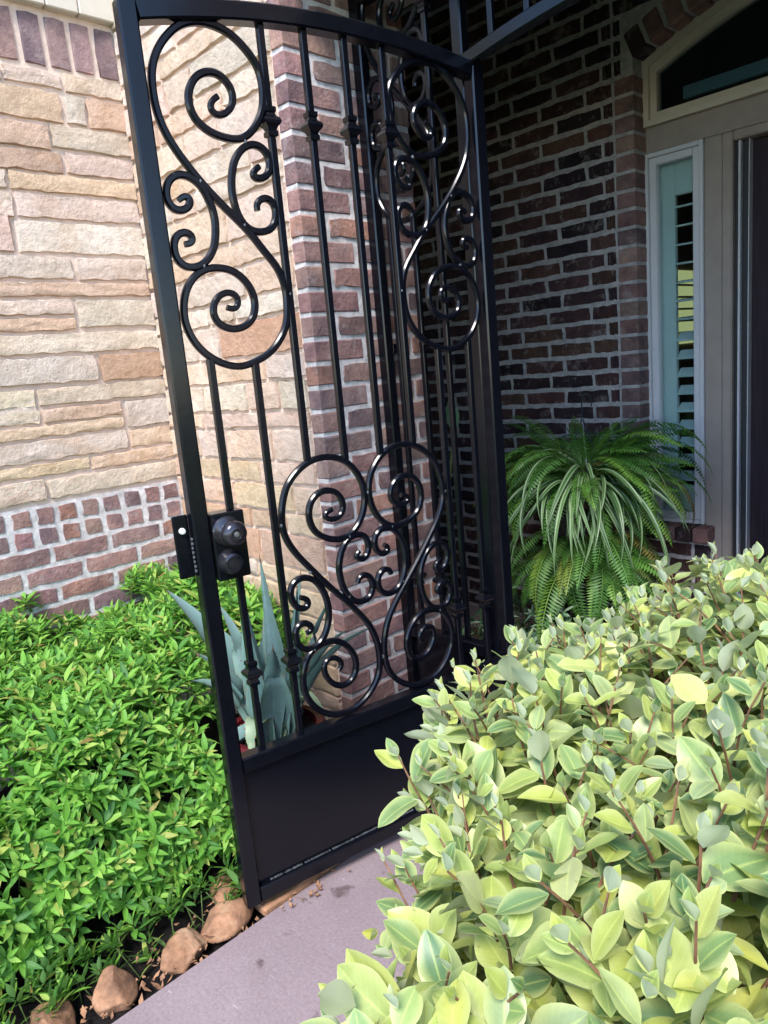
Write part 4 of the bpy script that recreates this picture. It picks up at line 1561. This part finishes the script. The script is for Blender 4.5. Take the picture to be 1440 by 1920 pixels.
for (tip, wid, sag, mt, tw_) in (((-1.775, 1.16, .865), .085, .02, 'agave_leaf', 0), ((-1.84, 1.12, .80), .095, .02, 'agave_leaf', 0), ((-2.09, 1.01, .757), .15, .05, 'agave_leaf', .0),
                                 ((-1.665, 1.20, .775), .125, .02, 'agave_leaf', 0), ((-1.62, 1.28, .73), .10, .03, 'agave_leaf', 0), ((-1.515, 1.25, .667), .085, .06, 'agave_leaf', 0), ((-1.480, 1.31, .66), .075, .07, 'agave_leaf', 0),
                                 ((-1.60, 1.05, .66), .11, .03, 'agave_leaf', 0), ((-2.02, 1.0, .475), .085, .05, 'agave_leaf', 0), ((-1.85, .93, .12), .085, .10, 'agave_leaf', 0), ((-1.585, 1.20, .385), .085, .10, 'agave_pale', 0),
                                 ((-1.70, .98, .28), .085, .10, 'agave_pale', 0), ((-1.95, 1.28, .66), .10, .04, 'agave_leaf', 0), ((-1.75, 1.08, .66), .10, .01, 'agave_leaf', 0), ((-1.70, 1.12, .58), .10, .0, 'agave_leaf', 0),
                                 ((-1.86, 1.22, .74), .085, .02, 'agave_leaf', 0), ((-1.72, 1.26, .80), .08, .02, 'agave_leaf', 0), ((-1.98, 1.12, .70), .08, .05, 'agave_leaf', 0), ((-1.60, 1.16, .56), .07, .06, 'agave_leaf', 0), ((-1.90, .98, .60), .08, .05, 'agave_leaf', 0)):
    agave_leaf(tip, wid, sag, mt, twist=tw_)

# --- hanging basket with fern and spider plant on a stand
BC = Vector((-1.615, 2.70, 0))
fb = empty('fern_basket', BC)
tag(fb, 'bushy fern and striped spider plant in a basket standing by the brick wall', 'potted plant')
q = MB()
q.lathe([(.05, .52), (.11, .53), (.155, .62), (.17, .72), (.155, .725), (.12, .70)], 32)
q.obj('basket', 'basket', fb, True)
q = MB()
for k in range(3):
    a = k * 2.094 + .4
    q.sweep([(.17 * math.cos(a), .17 * math.sin(a), 0.0), (.10 * math.cos(a), .10 * math.sin(a), .53)], [(.007 * math.cos(t), .007 * math.sin(t)) for t in np.linspace(0, 6.28, 7)[:-1]], None)
q.sweep([(.115 * math.cos(t), .115 * math.sin(t), .50) for t in np.linspace(0, 6.29, 24)], [(.006 * math.cos(t), .006 * math.sin(t)) for t in np.linspace(0, 6.28, 7)[:-1]], None, False)
q.obj('stand', 'iron', fb, True)
q = MB()
circ = [(.0028 * math.cos(t), .0028 * math.sin(t)) for t in np.linspace(0, 6.28, 7)[:-1]]
for k in range(3):
    a = k * 2.094 + 1.2
    q.sweep([(.16 * math.cos(a), .16 * math.sin(a), .72), (.0, .0, 1.10)], circ, None)
hk = [(0, 0, 1.08), (0, 0, 1.175)] + [(.022 - .022 * math.cos(t), 0, 1.175 + .022 * math.sin(t)) for t in np.linspace(.2, 3.3, 10)] + [(.044, 0, 1.145)]
q.sweep(hk, circ, (0, 1, 0))
q.obj('hanger', 'hook', fb, True)
def frond(L, arch, npin, pw, k):
    vs, uv, fs = [], [], []
    def cpt(t):
        a = arch * t
        # arc in the y-z plane starting 55 deg up
        r = L / max(arch, .01)
        a0 = 1.0
        return Vector((0, r * (math.sin(a0) - math.sin(a0 - a)) , r * (math.cos(a0 - a) - math.cos(a0)) )), Vector((0, math.cos(a0 - a), math.sin(a0 - a)))
    def quad(pts, u):
        o = len(vs)
        for p, (a, b_) in zip(pts, u):
            vs.append(tuple(p)); uv.append((a, b_))
        fs.append((o, o + 1, o + 2, o + 3))
    for j in range(14):
        p0, d0 = cpt(j / 14); p1, d1 = cpt((j + 1) / 14)
        w = .0016
        quad([p0 + Vector((-w, 0, 0)), p0 + Vector((w, 0, 0)), p1 + Vector((w, 0, 0)), p1 + Vector((-w, 0, 0))], [(.45, 0), (.55, 0), (.55, 1), (.45, 1)])
    for j in range(npin):
        t = .10 + .89 * j / npin
        p, d = cpt(t)
        nr = Vector((1, 0, 0)).cross(d)
        ln = pw * (math.sin(math.pi * (t ** .75)) * .85 + .15) * (1.0 if t < .9 else .6)
        for s in (-1, 1):
            lat = Vector((s, 0, 0)) * .93 + d * .30 - nr * .18 * random.uniform(.3, 1.6)
            lat.normalize()
            wd = L * .89 / npin * .42
            b1 = p + lat * ln * .5 - nr * ln * .05
            tip = p + lat * ln - nr * ln * .16
            quad([p - d * wd * .6, b1 - d * wd, tip, b1 + d * wd], [(.1, 0), (.9, .5), (.5, 1), (.2, .5)])
    return np.array(vs), np.array(uv), fs
FT = [tmpl_mesh('frond', frond(.46, 2.1, 30, .062, 0), 'fern_leaf'), tmpl_mesh('frond', frond(.40, 1.7, 27, .060, 1), 'fern_leaf'), tmpl_mesh('frond', frond(.36, 1.2, 25, .056, 2), 'fern_leaf'), tmpl_mesh('frond', frond(.52, 2.4, 34, .056, 3), 'fern_leaf'), tmpl_mesh('frond', frond(.30, .8, 22, .04, 2), 'fern_leaf')]
view = math.atan2(-BC.y, -BC.x)
for k in range(235):
    o = link('frond', FT[random.choice((0, 1, 2, 3)) if k % 5 else 4], fb)
    a = k * 2.399 + random.uniform(-.2, .2)
    da = (a - view + math.pi) % (2 * math.pi) - math.pi
    if abs(da) < .6 and k % 3:
        a = view + math.copysign(random.uniform(.6, 1.5), da)
    if k >= 165:
        a = view + random.uniform(-1.3, 1.3)
    r = random.uniform(.02, .14)
    o.location = (r * math.cos(a), r * math.sin(a), random.uniform(.72, .96) if k < 165 else random.uniform(.50, .66))
    o.rotation_euler = (random.uniform(-.75, .35) if k < 165 else random.uniform(-1.1, -.4), random.uniform(-.35, .35), a - HALF)
    s = random.uniform(.75, 1.08)
    o.scale = (s, s, s)
def blade(L, w, a0, arch, twist):
    nv, nu = 16, 4
    vs, uv, fs = [], [], []
    y = z = 0.0
    for j in range(nv + 1):
        t = j / nv
        a = a0 - arch * (t ** .8)
        if j:
            y += math.cos(a) * L / nv
            z += math.sin(a) * L / nv
        ww = w / 2 * (min(1, .55 + t * 2.2) * (1 - t ** 3) + .02)
        nr = Vector((0, -math.sin(a), math.cos(a)))
        for i in range(nu + 1):
            s = 2 * i / nu - 1
            lat = Vector((math.cos(twist * t), 0, 0)) + nr * math.sin(twist * t)
            p = Vector((0, y, z)) + lat * s * ww + nr * abs(s) * ww * .55
            vs.append(tuple(p)); uv.append((i / nu, t))
    for j in range(nv):
        for i in range(nu):
            a = j * (nu + 1) + i
            fs.append((a, a + 1, a + nu + 2, a + nu + 1))
    return np.array(vs), np.array(uv), fs
SPT = [tmpl_mesh('strap_leaf', blade(.56, .024, 1.0, 2.55, .4), 'spider_leaf'), tmpl_mesh('strap_leaf', blade(.50, .026, .8, 2.3, -.3), 'spider_leaf'), tmpl_mesh('strap_leaf', blade(.44, .024, 1.2, 2.4, .2), 'spider_leaf'), tmpl_mesh('strap_leaf', blade(.32, .022, 1.3, 1.1, .1), 'spider_leaf'), tmpl_mesh('strap_leaf', blade(.62, .022, .9, 2.5, -.2), 'spider_leaf'), tmpl_mesh('strap_leaf', blade(.52, .026, .55, 2.05, .3), 'spider_leaf')]
for k in range(96):
    if k < 64:
        a = view + random.gauss(0, .42)
        ti = random.choice((0, 1, 2, 4, 5, 5))
    else:
        a = random.uniform(0, 6.28)
        ti = random.choice((0, 1, 2, 3, 3))
    o = link('strap_leaf', SPT[ti], fb)
    r = random.uniform(.04, .17) if k < 64 else .03
    o.location = (r * math.cos(a), r * math.sin(a), random.uniform(.78, .90))
    o.rotation_euler = (random.uniform(-.35, .25), random.uniform(-.4, .4), a - HALF + random.uniform(-.3, .3))
    s = random.uniform(.55, 1.0)
    o.scale = (s, s, s)

# --- creeping plant on the porch floor below the basket
cp = empty('creeping_plant', (-1.74, 2.42, 0))
tag(cp, 'dark trailing plant sprawling on the porch floor under the fern', 'plant')
CT = [leaf_template(.045, .013, 2, 4, .3, .3, 0, .85), leaf_template(.06, .009, 2, 5, .3, .5, 0, .8), leaf_template(.035, .018, 2, 4, .2, .2, 0, .9)]
its = []
q = MB()
for k in range(360):
    a = random.uniform(0, 6.28)
    r = .36 * math.sqrt(random.random())
    b0 = Vector((r * math.cos(a) * 1.1 + .05, r * math.sin(a) * .8, .02 + .55 * random.random() * (1 - r / .48)))
    ax = Vector((math.cos(a) * .7 + random.uniform(-.5, .5), math.sin(a) * .7 + random.uniform(-.5, .5), random.uniform(.1, .9)))
    sprout(b0, ax, 7, random.uniform(.7, 1.2), its, CT, (30, 90))
    q.sweep([Vector((b0.x * .6, b0.y * .6, .0)), b0], [(.0015, 0), (-.0008, .0013), (-.0008, -.0013)], None)
q.obj('stems', 'stem_green', cp)['kind'] = 'stuff'
bake('foliage', its, CT, 'creeper_leaf', cp)

# --- one broad dark leaf standing in the shade behind the gate bars
lp_ = empty('shade_plant', (-2.02, 2.30, 0))
tag(lp_, 'single broad dark green leaf in the deep shade behind the gate bars', 'plant')
T = leaf_template(.17, .075, 6, 10, .25, .12, .004, .9)
o = link('leaf', tmpl_mesh('leaf', T, 'creeper_leaf'), lp_)
o.matrix_local = leaf_mx(Vector((.045, .0, 1.09)), Vector((.02, -.02, 1)), Vector((.9, -.3, .1)), .85)
q = MB()
q.sweep([(-.02, .04, .0), (-.03, .02, .4), (.0, .0, .85), (.045, 0, 1.10)], [(.004 * math.cos(t), .004 * math.sin(t)) for t in np.linspace(0, 6.28, 7)[:-1]], None)
q.obj('stem', 'stem_green', lp_, True)
q = MB()
q.lathe([(.07, 0), (.085, .10), (.10, .16), (.105, .18), (.085, .18), (.08, .15)], 24, False, (-.02, .04, 0))
q.obj('pot', 'basket', lp_, True)

# ------------------------------------------------------------------ rocks and litter along the path
from mathutils import noise as mn
def rock(loc, size, seed, label, rz):
    import bmesh
    bm = bmesh.new()
    bmesh.ops.create_icosphere(bm, subdivisions=4, radius=1.0)
    rr = random.Random(seed)
    planes = [(Vector((rr.uniform(-1, 1), rr.uniform(-1, 1), rr.uniform(-.4, 1))).normalized(), rr.uniform(.55, .85)) for _ in range(9)]
    off = Vector((seed * 3.1, seed * 1.7, seed))
    for v in bm.verts:
        p = v.co.copy()
        for nr, d in planes:
            k = p.dot(nr) - d
            if k > 0:
                p -= nr * k * .97
        p += p.normalized() * (.05 * mn.noise(p * 2.2 + off) + .03 * mn.noise(p * 7 + off))
        v.co = Vector((p.x * size[0], p.y * size[1], p.z * size[2]))
    me = bpy.data.meshes.new('border_rock')
    bm.to_mesh(me)
    bm.free()
    me.polygons.foreach_set('use_smooth', [True] * len(me.polygons))
    me.materials.append(M['rock'])
    o = link('border_rock', me)
    o.location = loc
    o.rotation_euler = (0, 0, rz)
    tag(o, label, 'rock', 'rocks edging the path')
rock((-1.575, .785, .010), (.066, .080, .046), 1, 'brown border rock against the bottom corner of the gate', .3)
rock((-1.562, .655, .004), (.058, .070, .042), 2, 'flat reddish brown border rock, second from the gate corner', -.3)
rock((-1.570, .478, .010), (.054, .050, .058), 3, 'rounded tan border rock in the middle of the row along the path', .8)
rock((-1.60, .335, .004), (.070, .062, .046), 4, 'smooth border rock at the bottom edge of the photo, leftmost of the row', .1)
rock((-1.665, .835, .01), (.04, .055, .03), 5, 'small pale rock tucked under the shrub behind the gate corner rock', 1.0)
b = MB()
b.box((-.035, -.17, -.012), (.035, .17, .014), .006)
ps = b.obj('edging_board', 'litter')
ps.location = (-1.54, 1.03, 0.0)
tag(ps, 'brown wooden edging strip lying under the gate beside the path', 'edging')
lit = MB()
def flake(p, L, W_, rot, tl):
    R_ = Matrix.Rotation(rot, 3, 'Z') @ Matrix.Rotation(tl, 3, 'X')
    vs = [Vector((-W_ / 2, 0, 0)), Vector((0, -L / 2, .003)), Vector((W_ / 2, 0, .002)), Vector((0, L / 2, .004))]
    lit.add([R_ @ v + Vector(p) for v in vs], [(0, 1, 2, 3)])
for k in range(520):
    y = random.uniform(-.2, 1.3)
    x = -1.505 - abs(random.gauss(0, .09))
    if x < -1.72:
        continue
    flake((x, y, .0 + random.uniform(-.02, .012)), random.uniform(.008, .035), random.uniform(.004, .014), random.uniform(0, 6.28), random.uniform(-.7, .7))
for k in range(24):
    flake((random.uniform(-1.50, -1.44), random.gauss(1.0, .06), .004 + random.uniform(0, .008)), random.uniform(.01, .03), random.uniform(.004, .01), random.uniform(0, 6.28), random.uniform(-.4, .4))
tag(lit.obj('leaf_litter', 'litter'), 'dry brown leaf litter scattered along the path edge', None, None, 'stuff')
